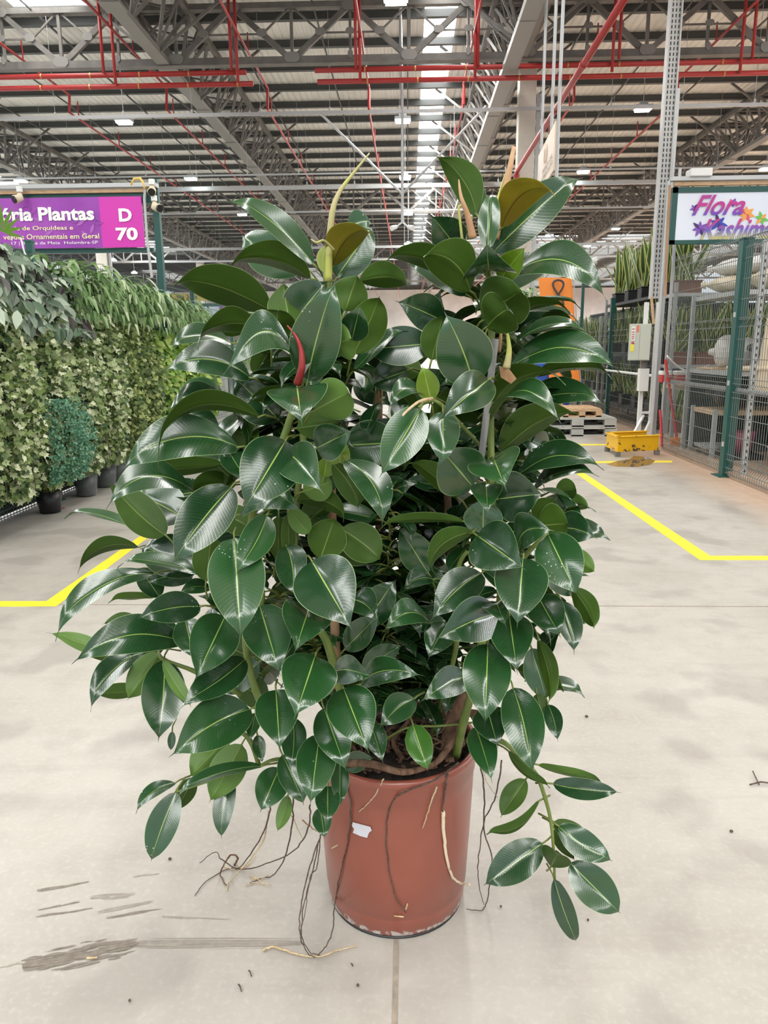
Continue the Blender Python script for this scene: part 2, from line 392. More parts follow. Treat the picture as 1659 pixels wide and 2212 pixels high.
# ------------------------------------------------------------------ red sprinkler pipes
def pipe(name,label,segs,r,cat='pipe',group='red sprinkler pipes',mt='red_pipe',extra=None):
    t=thing(name,segs[0][0],label,cat,group); b=MB()
    for s in segs: b.tube(s,r,10)
    b.build('pipe_run',M[mt],t,smooth=True)
    if extra:
        for p,q,rr in extra: b=MB(); b.tube([p,q],rr,8); b.build('coupling',M['brass' if mt=='red_pipe' else mt],t)
    return t
Yp=18.7
for (x0,y0,x1,y1,lab) in ((-120,171,532,155,'upper of the two red pipes crossing at the top left'),(-120,195,547,180,'lower of the two red pipes crossing at the top left'),
        (680,151,1780,131,'upper of the two red pipes crossing at the top right'),(686,176,1780,156,'lower of the two red pipes crossing at the top right')):
    a=PY(x0,y0,Yp); c=PY(x1,y1,Yp); z=(a.z+c.z)/2; a.z=c.z=z; ex=[]; n=int((c.x-a.x)/1.15)
    for i in range(1,n+1):
        x=a.x+1.15*i; ex.append(((x-.015,Yp,z),(x+.015,Yp,z),.063))
    segs=[[a,c]]
    for i in range(1,n,2):
        x=a.x+1.15*i+.3; segs.append([(x,Yp,z),(x,Yp,z+.45)])
    pipe('sprinkler_pipe',lab,segs[:1],.055,extra=ex)
for px,yh,yl,lab in ((150,205,243,'leftmost'),(360,190,237,'second from the left'),(578,190,235,'third from the left'),(797,190,236,'fourth from the left'),(1002,180,226,'fifth, just right of the bright roof strip'),(1240,174,218,'second from the right'),(1464,172,215,'rightmost')):
    Y=22.; h=PY(px,yh,Y); l=PY(px,yl,Y); segs=[[(h.x,9,h.z),h,l,(l.x,100,l.z)]]; r=.028
    t=thing('sprinkler_pipe',h,'thin red pipe running away under the roof, '+lab,'pipe','thin red pipes down the hall'); b=MB()
    b.tube([(h.x,9,h.z),h],r,8); b.tube([h,l],r*1.3,8); b.tube([l,(l.x,100,l.z)],r,8); b.build('pipe_run',M['red_pipe'],t)
    yy=13.5
    while yy<48:
        z=h.z if yy<Y else l.z; b=MB(); b.tube([(h.x,yy,z),(h.x,yy,min(9.2,z+.42))],.018,6); b.build('sprinkler_riser',M['red_pipe'],t); yy+=3.0
# risers from the truss down to the cross pipes
for px,y0,y1 in ((224,30,158),(250,60,182),(500,45,152),(514,65,177),(769,5,148),(778,60,174),(1032,20,140),(1026,60,165),(1337,20,128),(1322,60,155),(1598,40,160),(1625,15,125)):
    pipe('sprinkler_pipe','short red riser dropping from the roof to the crossing red pipes',[[(PY(px,y1,18.6).x,18.6,9.25),PY(px,y1,18.6)]],.035,group='short red risers')
# thick red main along the aisle ending in a drop beside the column
pm=PY(1116,372,19.6); X=pm.x; z=pm.z
b=MB(); b.tube([(X,6,z),(X,19.6,z)],.052,12); b.tube([(X,19.6,z+.08),(X,19.6,0)],.05,12)
t=thing('sprinkler_main',(X,19.6,0),'thick dark red main pipe sloping across the top right, dropping down the concrete column','pipe'); b.build('pipe_run',M['red_pipe'],t,smooth=True)
for yy in (12.5,14.7): b=MB(); b.tube([(X,yy-.04,z),(X,yy+.04,z)],.066,12); b.build('coupling',M['red_pipe'],t)
b=MB(); b.tube([(X,19.6,z-.3),(X,19.6,z-.05)],.07,12); b.build('coupling',M['red_pipe'],t)

# ------------------------------------------------------------------ cable channels, cameras, lamps
def channel(y_px,zz,hh,lab,x0=-16,x1=16,mt='galv'):
    p=PZ(830,y_px,zz); t=thing('cable_channel',(0,p.y,zz),lab,'cable channel','cable channels across the hall')
    b=MB(); b.box(((x0+x1)/2,p.y,zz),(x1-x0,hh*.7,hh)); b.build('rail',M[mt],t)
    x=x0+.5
    while x<x1: b=MB(); b.box((x,p.y,(zz+9.3)/2),(.008,.008,9.3-zz)); b.box((x,p.y,zz+hh),(.04,.04,.09)); b.build('hanger_rod',M['galv'],t); x+=1.7
    return p.y
Yc1=channel(241,7.0,.075,'slim grey cable channel crossing below the red pipes, topmost')
channel(373,7.0,.05,'slim grey cable channel second from the top')
channel(402,7.0,.13,'thick grey cable channel just above the plant tips')
channel(455,7.0,.06,'slim grey cable channel fourth from the top')
channel(533,6.8,.13,'thick grey cable channel low over the purple sign')
channel(560,6.8,.1,'slim grey cable channel lowest above the far stalls')
t=thing('camera_pole',PY(867,470,Yc1),'thin hanging pole with two white cameras left of the bright roof strip','camera pole')
b=MB(); b.tube([PY(864,-30,Yc1),PY(869,250,Yc1),PY(869,480,Yc1)],.035,8); b.build('pole',M['galv'],t)
b=MB(); b.tube([PY(690,243,Yc1),PY(868,418,Yc1)],.03,8); b.build('brace',M['galv'],t)
b=MB(); b.tube([PY(1050,230,Yc1),PY(870,418,Yc1)],.03,8); b.build('brace',M['galv'],t)
for s in (-1,1):
    c=PY(869+s*13,490,Yc1); b=MB(); b.tube([c,c+Vector((s*.12,-.12,-.05))],[.05,.065],10); b.tube([PY(869,480,Yc1),c],.02,6); b.build('camera_head',M['white'],t)
lamps=[(268,265,'left of the tall left truss, nearest on the left side'),(870,262,'nearest over the hanging camera pole'),(1389,237,'just left of the slotted post, nearest on the right side'),
 (45,392,'above the purple sign at the left edge'),(412,387,'right above the purple sign corner'),(875,386,'second over the hanging camera pole'),(1260,372,'touching the tip of the large upper right leaf'),(1655,366,'at the right edge above the white sign'),
 (523,464,'beside the long upper left leaf'),(882,463,'third over the hanging camera pole'),(1186,459,'right of the concrete column'),(1330,495,'right of the column, near a thin pole'),
 (387,540,'right of the purple sign post'),(882,528,'fourth over the hanging camera pole'),(1187,509,'large bright one beside the column'),(1268,532,'far one by the green pole top'),(1345,526,'far one left of the slotted post'),(855,2,'at the very top left of the bright roof strip'),
 (245,563,'low one behind the fern row'),(290,590,'low one further right behind the fern row'),(245,545,'small one under the purple sign')]
for px,py,lab in lamps:
    p=PZ(px,py,7.2); s=1.0 if py>100 else 1.0
    t=thing('ceiling_lamp',p,'bright white ceiling lamp '+lab,'lamp','hanging roof lamps')
    b=MB(); b.box(p+Vector((0,0,.06)),(.42,.30,.07)); b.box(p+Vector((0,0,.13)),(.2,.16,.08)); b.build('housing',M['housing'],t)
    b=MB(); b.box(p,(.36,.25,.05)); b.build('lens',M['lamp'],t)
    b=MB(); b.box((p.x,p.y,(p.z+9.3)/2+.1),(.012,.012,9.1-p.z)); b.build('hanger_rod',M['galv'],t)
# brightest lamp on the right is a larger floodlight
# ------------------------------------------------------------------ columns
def column(px0,px1,py,Y,ztop,lab,base=True):
    a=PY(px0,py,Y); c=PY(px1,py,Y); w=c.x-a.x; x=(a.x+c.x)/2
    t=thing('concrete_column',(x,Y,0),lab,'column'); b=MB(); b.box((x,Y,ztop/2),(w,w,ztop)); b.build('shaft',M['concrete'],t,bevel=.02)
    b=MB(); b.box((x+w*.62,Y-.1,ztop/2-.3),(.05,.05,ztop-.7)); b.box((x+w*.75,Y-.1,ztop/2-.3),(.05,.05,ztop-.7)); b.build('downpipe',M['galv'],t)
    return x
column(1117,1153,300,19.9,8.0,'square concrete column behind the right top of the plant')
column(212,236,560,39.8,8.0,'distant concrete column under the purple sign')
column(428,442,620,60,8.0,'most distant slim concrete column behind the yellow sign')
# cable tray alongside the right lattice truss
t=thing('cable_tray',(2.45,20,7.6),'metal cable tray running away left of the concrete column','cable tray')
b=MB(); b.box((2.46,30,7.55),(.03,60,.14)); b.box((2.16,30,7.55),(.03,60,.14)); yy=1
b.box((2.31,30,7.49),(.3,60,.015))
while yy<55: b.box((2.31,yy,7.48),(.34,.05,.03)); yy+=3.
b.build('ladder_tray',mat('tray_paint',(.27,.27,.26),.5),t)
# hanging advertising board by three conduits
t=thing('hanging_board',PY(1180,340,13.5),'narrow cream board hanging edge-on above the right leaves','hanging board')
b=MB(); A=[PY(1163,337,15.),PY(1161,395,15.),PY(1199,395,12.8),PY(1199,283,12.8)]
A[1]=Vector((A[0].x,A[0].y,A[1].z-.25)); A[2]=Vector((A[3].x,A[3].y,A[1].z)); A[3].z=A[0].z=max(A[0].z,A[3].z)-.0
n=Vector((.03,0,0)); b.poly(A); b.poly([p+n for p in A][::-1])
for i in range(4): b.quad(A[i],A[i]+n,A[(i+1)%4]+n,A[(i+1)%4])
b.build('board',noisy('cream_board',(.70,.55,.40),(.72,.62,.54),1.5,.5),t)
me_u=(A[2]-A[1]).normalized(); Lb=(A[2]-A[1]).length; Hb=A[0].z-A[1].z
for body,u0,u1,v0,v1 in (('PRAÇA DE',.35,.92,.30,.40),('ALIMENTAÇÃO',.30,.96,.16,.26),('U',.42,.60,.48,.85)):
    me=text_mesh(body,.01); x=[v.co.x for v in me.vertices]; yv=[v.co.y for v in me.vertices]
    for v in me.vertices:
        fu=u0+(u1-u0)*(v.co.x-min(x))/(max(x)-min(x)) if False else None
    mx0,mx1,my0,my1=min(x),max(x),min(yv),max(yv)
    for v in me.vertices:
        fu=u0+(u1-u0)*(v.co.x-mx0)/(mx1-mx0); fv=v0+(v1-v0)*(v.co.y-my0)/(my1-my0)
        v.co=A[1]+(A[2]-A[1])*fu+Vector((0,0,Hb*fv))-Vector((.012,0,0))
    me.materials.clear(); me.materials.append(M['wood'] if body=='U' else M['truss'])
    o=bpy.data.objects.new('lettering',me); COL.objects.link(o); o.parent=t; o.matrix_parent_inverse=Matrix.Translation(-t.location)
for px,f,lab in ((1170,0.,'left'),(1191,.62,'middle'),(1206,1.,'right')):
    q=A[0]+(A[3]-A[0])*f; b=MB(); b.tube([(q.x+.05,q.y,q.z-.9 if f==1. else q.z),(q.x+.05,q.y,9.2)],.028,8); b.build('hanger_rod',M['galv'],t)

# ------------------------------------------------------------------ painted floor lines
def fpoly(name,pts,m,z,label,cat,group=None):
    b=MB()
    up=[Vector((p[0],p[1],z)) for p in pts]; dn=[Vector((p[0],p[1],.0002)) for p in pts]
    b.poly(up)
    for i in range(len(up)): b.quad(dn[i],dn[(i+1)%len(up)],up[(i+1)%len(up)],up[i])
    return tag(b.build(name,m),label,cat,group)
q=lambda x,y: tuple(PZ(x,y,0))[:2]
L=[q(-60,1299),q(100,1299),q(300,1160),q(470,1040),q(484,1040),q(318,1163),q(121,1310),q(-60,1311)]
fpoly('floor_marking',L,M['yellow_paint'],.0016,'yellow painted line bending away on the floor left of the plant','floor marking','yellow floor lines')
L=[q(1240,1020),q(1512,1210),q(1740,1210),q(1740,1201),q(1534,1201),q(1262,1022)]
fpoly('floor_marking',L,M['yellow_paint'],.0016,'yellow painted line bending away on the floor right of the plant','floor marking','yellow floor lines')
L=[q(1130,963),q(1330,962),q(1330,959),q(1130,960)]
fpoly('floor_marking',L,M['yellow_paint'],.0016,'thin yellow floor line just in front of the grey pallets','floor marking','yellow floor lines')
L=[q(1230,1001),q(1452,999),q(1452,995),q(1230,997)]
fpoly('floor_marking',L,M['yellow_paint'],.0016,'thin yellow floor line passing below the yellow guard','floor marking','yellow floor lines')
L=[q(1310,1003),q(1330,1008),q(1375,1009),q(1405,1004),q(1415,996),q(1400,988),q(1370,985),q(1360,992),q(1330,997)]
fpoly('puddle',L,M['wet'],.0022,'dark shallow puddle on the floor before the yellow guard','puddle')
# dried mud smears and scrapes at the lower left
def streaks(x0,y0,x1,y1,wid,n,m,lab,seed,tmin=1.,tmax=3.5,lf=(.12,.5)):
    r=random.Random(seed); b=MB(); L=math.hypot(x1-x0,y1-y0); dx,dy=(x1-x0)/L,(y1-y0)/L
    for i in range(n):
        u=r.random(); k=math.sin(math.pi*min(1,max(0,u)))**.6; off=r.gauss(0,.36)*wid*k; l_=L*r.uniform(*lf); u0=max(0,u-l_/L/2); u1=min(1,u+l_/L/2); th=r.uniform(tmin,tmax); pts=[]; N=6; wob=r.uniform(-2,2)
        for s_ in range(N+1):
            v=s_/N; uu=u0+(u1-u0)*v; h=th*math.sin(math.pi*(.08+.84*v))*r.uniform(.6,1.2)/2
            cx=x0+dx*L*uu-dy*off; cy=y0+dy*L*uu+dx*off+wob*math.sin(v*5)*.5; pts.append((cx,cy,h))
        z=.0006+.00001*i
        for s_ in range(N):
            a_,c_=pts[s_],pts[s_+1]; P=[PZ(a_[0],a_[1]+a_[2],0),PZ(c_[0],c_[1]+c_[2],0),PZ(c_[0],c_[1]-c_[2],0),PZ(a_[0],a_[1]-a_[2],0)]
            b.poly([Vector((p.x,p.y,z)) for p in P])
    tag(b.build('mud_smear',m),lab,'mud smear','mud smears on the concrete')
streaks(48,2088,300,2038,34,150,M['mud'],'largest dark mud smear on the floor at the lower left',1,1.5,6.,(.06,.35))
streaks(270,2040,650,2038,14,60,M['mudfaint'],'long faint grey streak running right from the large mud smear',2,.8,2.,(.3,.8))
streaks(80,1924,192,1905,4,10,M['mud'],'short dark scrape, highest of those at the lower left',3,1,3.,(.4,.9))
streaks(82,1966,172,1948,4,9,M['mud'],'short dark scrape below the highest one at the lower left',4,1,3.,(.4,.9))
streaks(78,1982,200,1962,4,9,M['mud'],'short dark scrape just above the large mud smear',5,1,3.,(.4,.9))
streaks(195,1942,292,1932,9,14,M['mudfaint'],'faint scrape with a rounded end left of centre',6,1,4.,(.3,.9))
streaks(210,1970,332,1948,4,10,M['mudfaint'],'faint slanting scrape in the middle of the scraped patch',7,1,3.,(.4,.9))
streaks(230,1984,352,1963,4,12,M['mud'],'dark slanting scrape at the right of the scraped patch',8,1,3.,(.4,.9))
streaks(350,1980,500,1986,5,12,M['mudfaint'],'faint thin scrape left of the red pot',9,.8,2.,(.3,.8))
streaks(0,2090,50,2080,4,8,M['mudfaint'],'faint scrape at the left edge beside the large mud smear',10,1,3.,(.4,.9))
streaks(285,1895,345,1888,3,6,M['mudfaint'],'small faint scrape highest on the bare floor',11,1,2.,(.4,.9))
crumbs=[(540,2102,14,'upper dark twig scrap on the floor below the long streak'),(518,2133,16,'lower dark twig scrap on the floor below the long streak'),(280,2161,6,'dark seed lying at the bottom left'),(367,1855,8,'brown seed below the drooping left leaf'),(352,1828,8,'brown seed beside the tip of the drooping left leaf'),
 (760,2084,6,'black crumb beyond the floor twig'),(773,2128,7,'black crumb left of the floor joint'),(1580,1795,8,'dark seed on the floor far right'),(1267,1547,8,'dark seed on the floor right of the plant'),(1082,1958,5,'small dark crumb right of the pot'),(1270,1987,5,'small dark crumb under the drooping branch')]
for px,py,s,lab in crumbs:
    p=PZ(px,py,.004); r=s*mpp(p)/2; b=MB()
    if 'twig' in lab: b.tube([p+Vector((-r*.6,r,0)),p+Vector((0,.2*r,.002)),p+Vector((r*.7,-r*1.2,0))],.0016,6)
    else: b.lathe([(.0001,-.003),(r*.7,-.002),(r,.0),(r*.6,.003),(.0001,.004)],p,8)
    tag(b.build('floor_crumb',M['root'],smooth=True),lab,'debris','crumbs on the floor')
p=PZ(1640,1695,.006); b=MB()
b.tube([p+Vector((-.03,0,0)),p+Vector((.01,.01,.004)),p+Vector((.08,.0,0))],.0025,6); b.tube([p,p+Vector((.01,.07,.006))],.002,6); tag(b.build('dry_twig',M['root']),'dry forked twig on the floor at the right edge','twig')
p=PZ(198,2070,.004); b=MB(); b.tube([p+Vector((-.012,0,0)),p+Vector((.012,.002,0))],[.003,.002],6); tag(b.build('husk',M['rootpale']),'small yellow husk under the large mud smear','debris')
# ------------------------------------------------------------------ fences
def fence_panel(a,b_,z0,z1,label,group,mt='wire',step=.05,folds=(.15,.95,1.65,2.35),w=.0045,side=-1):
    a=Vector((a[0],a[1],0)); c=Vector((b_[0],b_[1],0)); d=(c-a); L=d.length; d.normalize(); n=Vector((-d.y,d.x,0))*side
    t=thing('wire_fence',a,label,'wire fence',group); b=MB(); k=0
    zs=[z0]
    for f in folds:
        if z0<f<z1-.04: zs+= [f-.045,f,f+.045]
    zs.append(z1); 
    m=int(L/step)
    for i in range(m+1):
        p=a+d*(i*L/m); prev=None
        for z in zs:
            off=.035 if any(abs(z-f)<1e-6 for f in folds) else 0
            qv=p+n*off+Vector((0,0,z))
            if prev is not None: b.bar(prev,qv,w)
            prev=qv
    b.build('upright_wires',M[mt],t)
    b=MB(); z=z0+.02; hz=[]
    while z<z1: hz.append(z); z+=.2
    for f in folds:
        if z0<f<z1: hz+= [f-.045,f+.045]
    for z in hz: b.bar(a+Vector((0,0,z)),c+Vector((0,0,z)),w*1.5)
    b.build('cross_wires',M[mt],t)
def fence_post(x,y,z1,label,s=.06,group='green fence posts'):
    t=thing('fence_post',(x,y,0),label,'fence post',group); b=MB(); b.box((x,y,z1/2),(s,s,z1)); b.build('shaft',M['dgreen'],t,bevel=.004)
    b=MB(); b.box((x,y,.006),(s*2,s*2,.012)); b.build('base_plate',M['dgreen'],t)
    b=MB(); b.box((x,y,z1+.008),(s*1.1,s*1.1,.016)); b.build('cap',M['dgreen'],t)
    for zz in (.35,1.,1.7):
        if zz<z1: b=MB(); b.box((x-math.copysign(.04,x),y-.01,zz),(.04,.05,.05)); b.build('clamp',M['galv'],t)
XL=-3.34
for i,(y0,y1,l) in enumerate(((4.2,6.78,'green wire fence panel at the left edge behind the striped-leaf plants'),(6.82,9.28,'green wire fence panel behind the ivy, between the first two posts'),(9.34,11.8,'green wire fence panel behind the far ferns'),(11.86,14.3,'most distant wire fence panel on the left'))):
    fence_panel((XL,y0),(XL,y1),.03,2.27,l,'left fence panels')
fence_post(XL,6.8,2.33,'green fence post poking up between the begonias and the ferns')
fence_post(XL,11.83,2.3,'green fence post beyond the fern row, before the yellow sign')
# tall sign frame at the left
t=thing('sign_frame',(-3.08,9.3,0),'dark green steel frame carrying the purple sign','sign frame')
p=PY(331,430,9.3); b=MB(); b.box((p.x+.03,9.31,1.68),(.075,.075,3.36)); b.build('post',M['dgreen'],t)
a=PY(-420,428,9.3); c=PY(331,424,9.3); b=MB(); b.box(((a.x+c.x)/2,9.31,c.z-.02),(c.x-a.x,.07,.12)); b.build('top_rail',M['dgreen'],t)
a2=PY(-420,540,9.3); c2=PY(331,538,9.3); b=MB(); b.box(((a2.x+c2.x)/2,9.31,c2.z-.01),(c2.x-a2.x,.05,.05)); b.build('bottom_rail',M['dgreen'],t)
b=MB(); b.box(((a.x+c.x)/2+.02,9.25,c.z+.11),(c.x-a.x+.1,.12,.045)); b.build('cable_duct',M['galv'],t)
b=MB(); b.box(((a.x+c.x)/2,9.26,c.z+.055),(c.x-a.x,.05,.035)); b.build('cable_bundle',M['wood'],t)
b=MB(); b.tube([PY(314,402,9.22),PY(312,430,9.22),PY(318,520,9.22),PY(328,600,9.22)],.017,8); b.build('conduit',M['galv'],t)
b=MB(); g=PY(300,398,9.2); b.tube([g+Vector((-.09,0,-.01)),g+Vector((-.05,0,.06)),g+Vector((.02,0,.065)),g+Vector((.06,0,.0)),g+Vector((.065,0,-.05))],.016,8); b.build('yellow_hose',mat('yellow_hose',(.75,.5,.12),.5),t,smooth=True)
t=thing('shop_sign',PY(150,535,9.25),'purple and magenta shop sign reading D 70 at the upper left','sign')
a=PY(-400,435,9.25); c=PY(223,535,9.25); d=PY(313,535,9.25)
b=MB(); b.box2((a.x,9.24,c.z),(c.x,9.28,a.z)); b.build('purple_panel',M['purple'],t)
b=MB(); b.box2((c.x,9.24,c.z),(d.x,9.28,a.z)); b.build('magenta_panel',M['magenta'],t)
YS=9.235
for k,(cx,cy,r0) in enumerate(((212,478,10),(160,470,16),(110,460,22),(60,452,18))):     # printed lilac swirls
    pts=[]
    for i in range(22):
        th=i*.34; r=r0*(1-.034*i); pts.append(PY(cx+r*math.cos(th),cy+r*math.sin(th)*.8,YS-.001))
    pts.append(PY(cx-30,cy+40,YS-.001)) if k==9 else None
    b=MB(); b.tube(pts,.0035,4); b.build('printed_swirl',M['ribbon'],t)
for (x,y,an) in ((165,488,-.6),(176,498,.9),(196,505,-1.3),(150,455,2.2),(70,470,.4),(96,508,-.5)):
    pts=[]
    for i in range(9):
        u=i/8; pts.append((u*22,3.8*math.sin(math.pi*u)))
    pts+= [(u*22,-3.8*math.sin(math.pi*u)) for u in [i/8 for i in range(7,0,-1)]]
    ca,sa=math.cos(an),math.sin(an); b=MB(); b.poly([PY(x+px_*ca-py_*sa,y+px_*sa+py_*ca,YS) for px_,py_ in pts][::-1]); b.build('printed_leaf',M['ribbon'],t)
lpx('tória Plantas',-14,446,202,479,YS,M['txt_white'],t,bold=.035)
lpx('encia de Orquídeas e',8,487,158,501,YS,M['txt_yellow'],t,bold=.01)
lpx('verdes Ornamentais em Geral',8,504,214,518,YS,M['txt_yellow'],t,bold=.01)
lpx('17 | Borda da Mata  Holambra-SP',26,520,212,531,YS,M['txt_white'],t,bold=.0)
lpx('D',258,450,284,479,YS,M['txt_white'],t,bold=.04); lpx('70',252,491,297,520,YS,M['txt_white'],t,bold=.04)
def cctv(px,py,Y,dx,lab):
    p=PY(px,py,Y); t=thing('security_camera',p,lab,'security camera','white security cameras'); b=MB()
    b.tube([p+Vector((0,0,.06)),p+Vector((0,0,.12))],.035,12); b.build('mount',M['white'],t)
    b=MB(); b.tube([p+Vector((0,0,.06)),p,p+Vector((dx*.5,-.06,-.03))],[.02,.045,.05],12); b.build('body',M['offwhite'],t,smooth=True)
    b=MB(); q2=p+Vector((dx*.5,-.06,-.03)); b.tube([q2,q2+Vector((dx*.12,-.012,-.006))],.043,12); b.build('lens_face',M['black'],t)
cctv(44,427,9.15,-.08,'white security camera hanging over the start of the purple sign')
cctv(329,411,9.2,.02,'white security camera on the corner of the green sign frame')
cctv(334,446,9.2,.14,'white double security camera on the green post right of the sign')

# ------------------------------------------------------------------ hanging plants along the left fence
def tinted_mat(name,c1,c2,c3,rough=.45,transl=.25):
    m=mat(name,c1,rough,spec=.35); t=NT(m); at=t.n('ShaderNodeAttribute'); at.attribute_name='tint'
    f=at.outputs['Fac']; col=t.mix(t.ramp(f,0,.55),c1,c2); col=t.mix(t.ramp(f,.55,1.),col,c3); t.l(col,t.b.inputs['Base Color'])
    tr=t.n('ShaderNodeBsdfTranslucent'); t.l(col,tr.inputs[0]); mx=t.n('ShaderNodeMixShader'); mx.inputs[0].default_value=transl
    t.l(t.b.outputs[0],mx.inputs[1]); t.l(tr.outputs[0],mx.inputs[2]); t.l(mx.outputs[0],t.t.nodes['Material Output'].inputs[0]); return m
M['ivy']=tinted_mat('variegated_ivy',(.04,.085,.025),(.25,.34,.11),(.70,.74,.50))
M['ivygreen']=tinted_mat('green_ivy',(.04,.08,.02),(.16,.24,.06),(.46,.52,.20))
M['pothos']=tinted_mat('lime_pothos',(.05,.13,.02),(.20,.36,.05),(.46,.56,.16))
M['stag']=tinted_mat('staghorn_green',(.05,.12,.035),(.20,.33,.12),(.55,.64,.42))
M['teal']=tinted_mat('blue_green_fern',(.03,.12,.06),(.08,.24,.14),(.20,.38,.24))
M['begonia']=tinted_mat('striped_leaf',(.03,.02,.02),(.10,.17,.10),(.50,.58,.46),.35,.1)
M['vine']=mat('vine',(.07,.06,.03),.8)
IVY=[(0,0),(.28,-.08),(.5,.12),(.36,.32),(.44,.62),(.16,.58),(0,1.0),(-.16,.58),(-.44,.62),(-.36,.32),(-.5,.12),(-.28,-.08)]
HEART=[(0,0),(.3,-.12),(.52,.15),(.42,.5),(.2,.8),(0,1.05),(-.2,.8),(-.42,.5),(-.52,.15),(-.3,-.12)]
SMALL=[(0,0),(.35,.3),(.25,.8),(0,1),(-.25,.8),(-.35,.3)]
LANCE=[(0,0),(.2,.2),(.27,.45),(.17,.75),(0,1.1),(-.17,.75),(-.27,.45),(-.2,.2)]
def leaf_frame(r,out,droop=.6,spread=.7):
    n=(out+Vector((r.gauss(0,spread*.6),r.gauss(0,spread*.6),r.gauss(.35,spread*.5)))).normalized()
    d=Vector((r.gauss(0,.6),r.gauss(0,.6),-droop)); d=(d-n*d.dot(n)).normalized()
    return n,d,n.cross(d)
def leafcloud(name,m,parent,n,pos,outline,size,seed,fold=.15,out=Vector((.75,-.55,.2)),droop=.7,spread=.95,tf=None):
    r=random.Random(seed); b=MB(); tv=[]
    for i in range(n):
        p=pos(r); nn,d,s=leaf_frame(r,out,droop,spread); z=size*r.uniform(.65,1.25); ti=tf(r) if tf else min(1,max(0,r.gauss(.5,.38)))
        half=len(outline)//2; k=len(b.v)
        pts=[p+s*(x*z)+d*(y*z)+nn*(abs(x)*fold*z) for x,y in outline]
        b.poly(pts[:half+1]); b.poly([pts[0]]+pts[half:])
        tv+= [ti]*(2*half+2 if len(outline)%2==0 else len(b.v)-k)
    o=b.build(name,m,parent); tv=(tv+[.5]*len(b.v))[:len(b.v)]; set_tint(o,tv); return o
def hang_pot(t,c,r,h,m):
    b=MB(); b.lathe([(r*.72,-h),(r,0),(r*1.06,0),(r*1.06,-.02),(r*.95,-.015),(.001,-.03)],c,16); b.build('pot',m,t,smooth=True)
def curtain(name,label,y0,y1,z0,z1,kind,n,size,seed,thick=(.08,.42),potm='white',group='trailing ivy on the fence',potz=None,outline=IVY,bulge=.12):
    yc=(y0+y1)/2; t=thing(name,(XL+.15,yc,z0),label,'hanging plant',group)
    hang_pot(t,(XL+.2,yc,(potz or z1-.05)),.11,.16,M[potm])
    def pos(r):
        u=r.random(); z=z1-(z1-z0)*u
        yy=yc+(y1-y0)*.5*r.uniform(-1.1,1.1)*(.85+.15*math.sin(z*7+seed))
        k=abs(yy-yc)/((y1-y0)*.55); x=XL+thick[0]+(thick[1]-thick[0])*math.sqrt(max(0,1-k*k*.8))*r.uniform(.55,1.)+bulge*math.sin(u*math.pi)+.04*math.sin(yy*23+z*5)
        return Vector((x,yy,z))
    leafcloud('foliage',M[kind],t,n,pos,outline,size,seed)
    r=random.Random(seed+99); b=MB()
    for i in range(10):
        yy=r.uniform(y0,y1); x=XL+.12+r.random()*.2
        b.tube([(x,yc+(yy-yc)*.3,z1-.05),(x+.1,yy,(z0+z1)/2+.3),(x+.12,yy+r.uniform(-.04,.04),z0+.05)],.003,5)
    b.build('vine',M['vine'],t); return t
# dark backing added behind the plants so their gaps read as shade
sn=noisy('shade_backing',(.008,.014,.012),(.02,.035,.03),30,.9)
b=MB(); b.box((XL-.12,8.0,.95),(.02,7.6,1.85)); tag(b.build('shade_backing',sn),'dark backing sheet added for shade behind the ivy wall','shade backing')
ys_=[4.95,5.55,6.15,6.75,7.35,7.9,8.45]
nm=['leftmost on the left fence','second on the left fence','third on the left fence','fourth on the left fence','fifth on the left fence','sixth on the left fence','last before the lime-green vines']
for i in range(7):
    y0=ys_[i]-.26; y1=ys_[i]+.26
    curtain('hanging_ivy','pale ivy curtain, '+nm[i],y0,y1,.28,1.74+.03*(i%2),'ivy' if i<5 else 'ivygreen',1900,.05 if i<5 else .045,10+i,potz=1.62)
pn=['nearest of the three','middle of the three','farthest of the three']
for i,yy in enumerate((9.1,9.9,10.8)):
    curtain('hanging_pothos','lime green heart-leaved vine curtain, '+pn[i],yy-.5,yy+.5,.22,1.62,'pothos',1300,.07,40+i,potm='brownpot',group='lime green vines on the fence',outline=HEART,potz=1.35)
curtain('hanging_fern','blue-green feathery fern in a black pot among the ivy at lower left',5.7,6.3,.35,1.02,'teal',2600,.022,60,thick=(.30,.60),potm='black',group=None,outline=SMALL,potz=.97)
# striped begonia-like plants and staghorn ferns along the top
for i,(yy,zt,l) in enumerate(((5.35,2.25,'dark striped-leaf trailing plant at the left photo edge'),(5.95,2.15,'dark striped-leaf trailing plant under the purple sign'),(6.45,2.08,'dark striped-leaf plant in the white pot on a hook'))):
    t=thing('striped_leaf_plant',(XL+.2,yy,zt),l,'hanging plant','striped-leaf hanging plants')
    hang_pot(t,(XL+.26,yy,zt-.08),.10,.15,M['white'])
    def pos(r,yy=yy,zt=zt):
        a=r.random(); return Vector((XL+.12+.42*r.random()*(.5+.5*a),yy+r.uniform(-.36,.36),zt-.62*a+.06*r.random()))
    leafcloud('foliage',M['begonia'],t,330,pos,LANCE,.125,70+i,fold=.3,droop=1.1,spread=.8)
    b=MB(); b.tube([(XL+.02,yy,2.30),(XL+.05,yy,2.35),(XL+.1,yy,2.32),(XL+.12,yy,2.2),(XL+.2,yy,zt-.06)],.007,6); b.build('hanger_hook',M['white'],t)
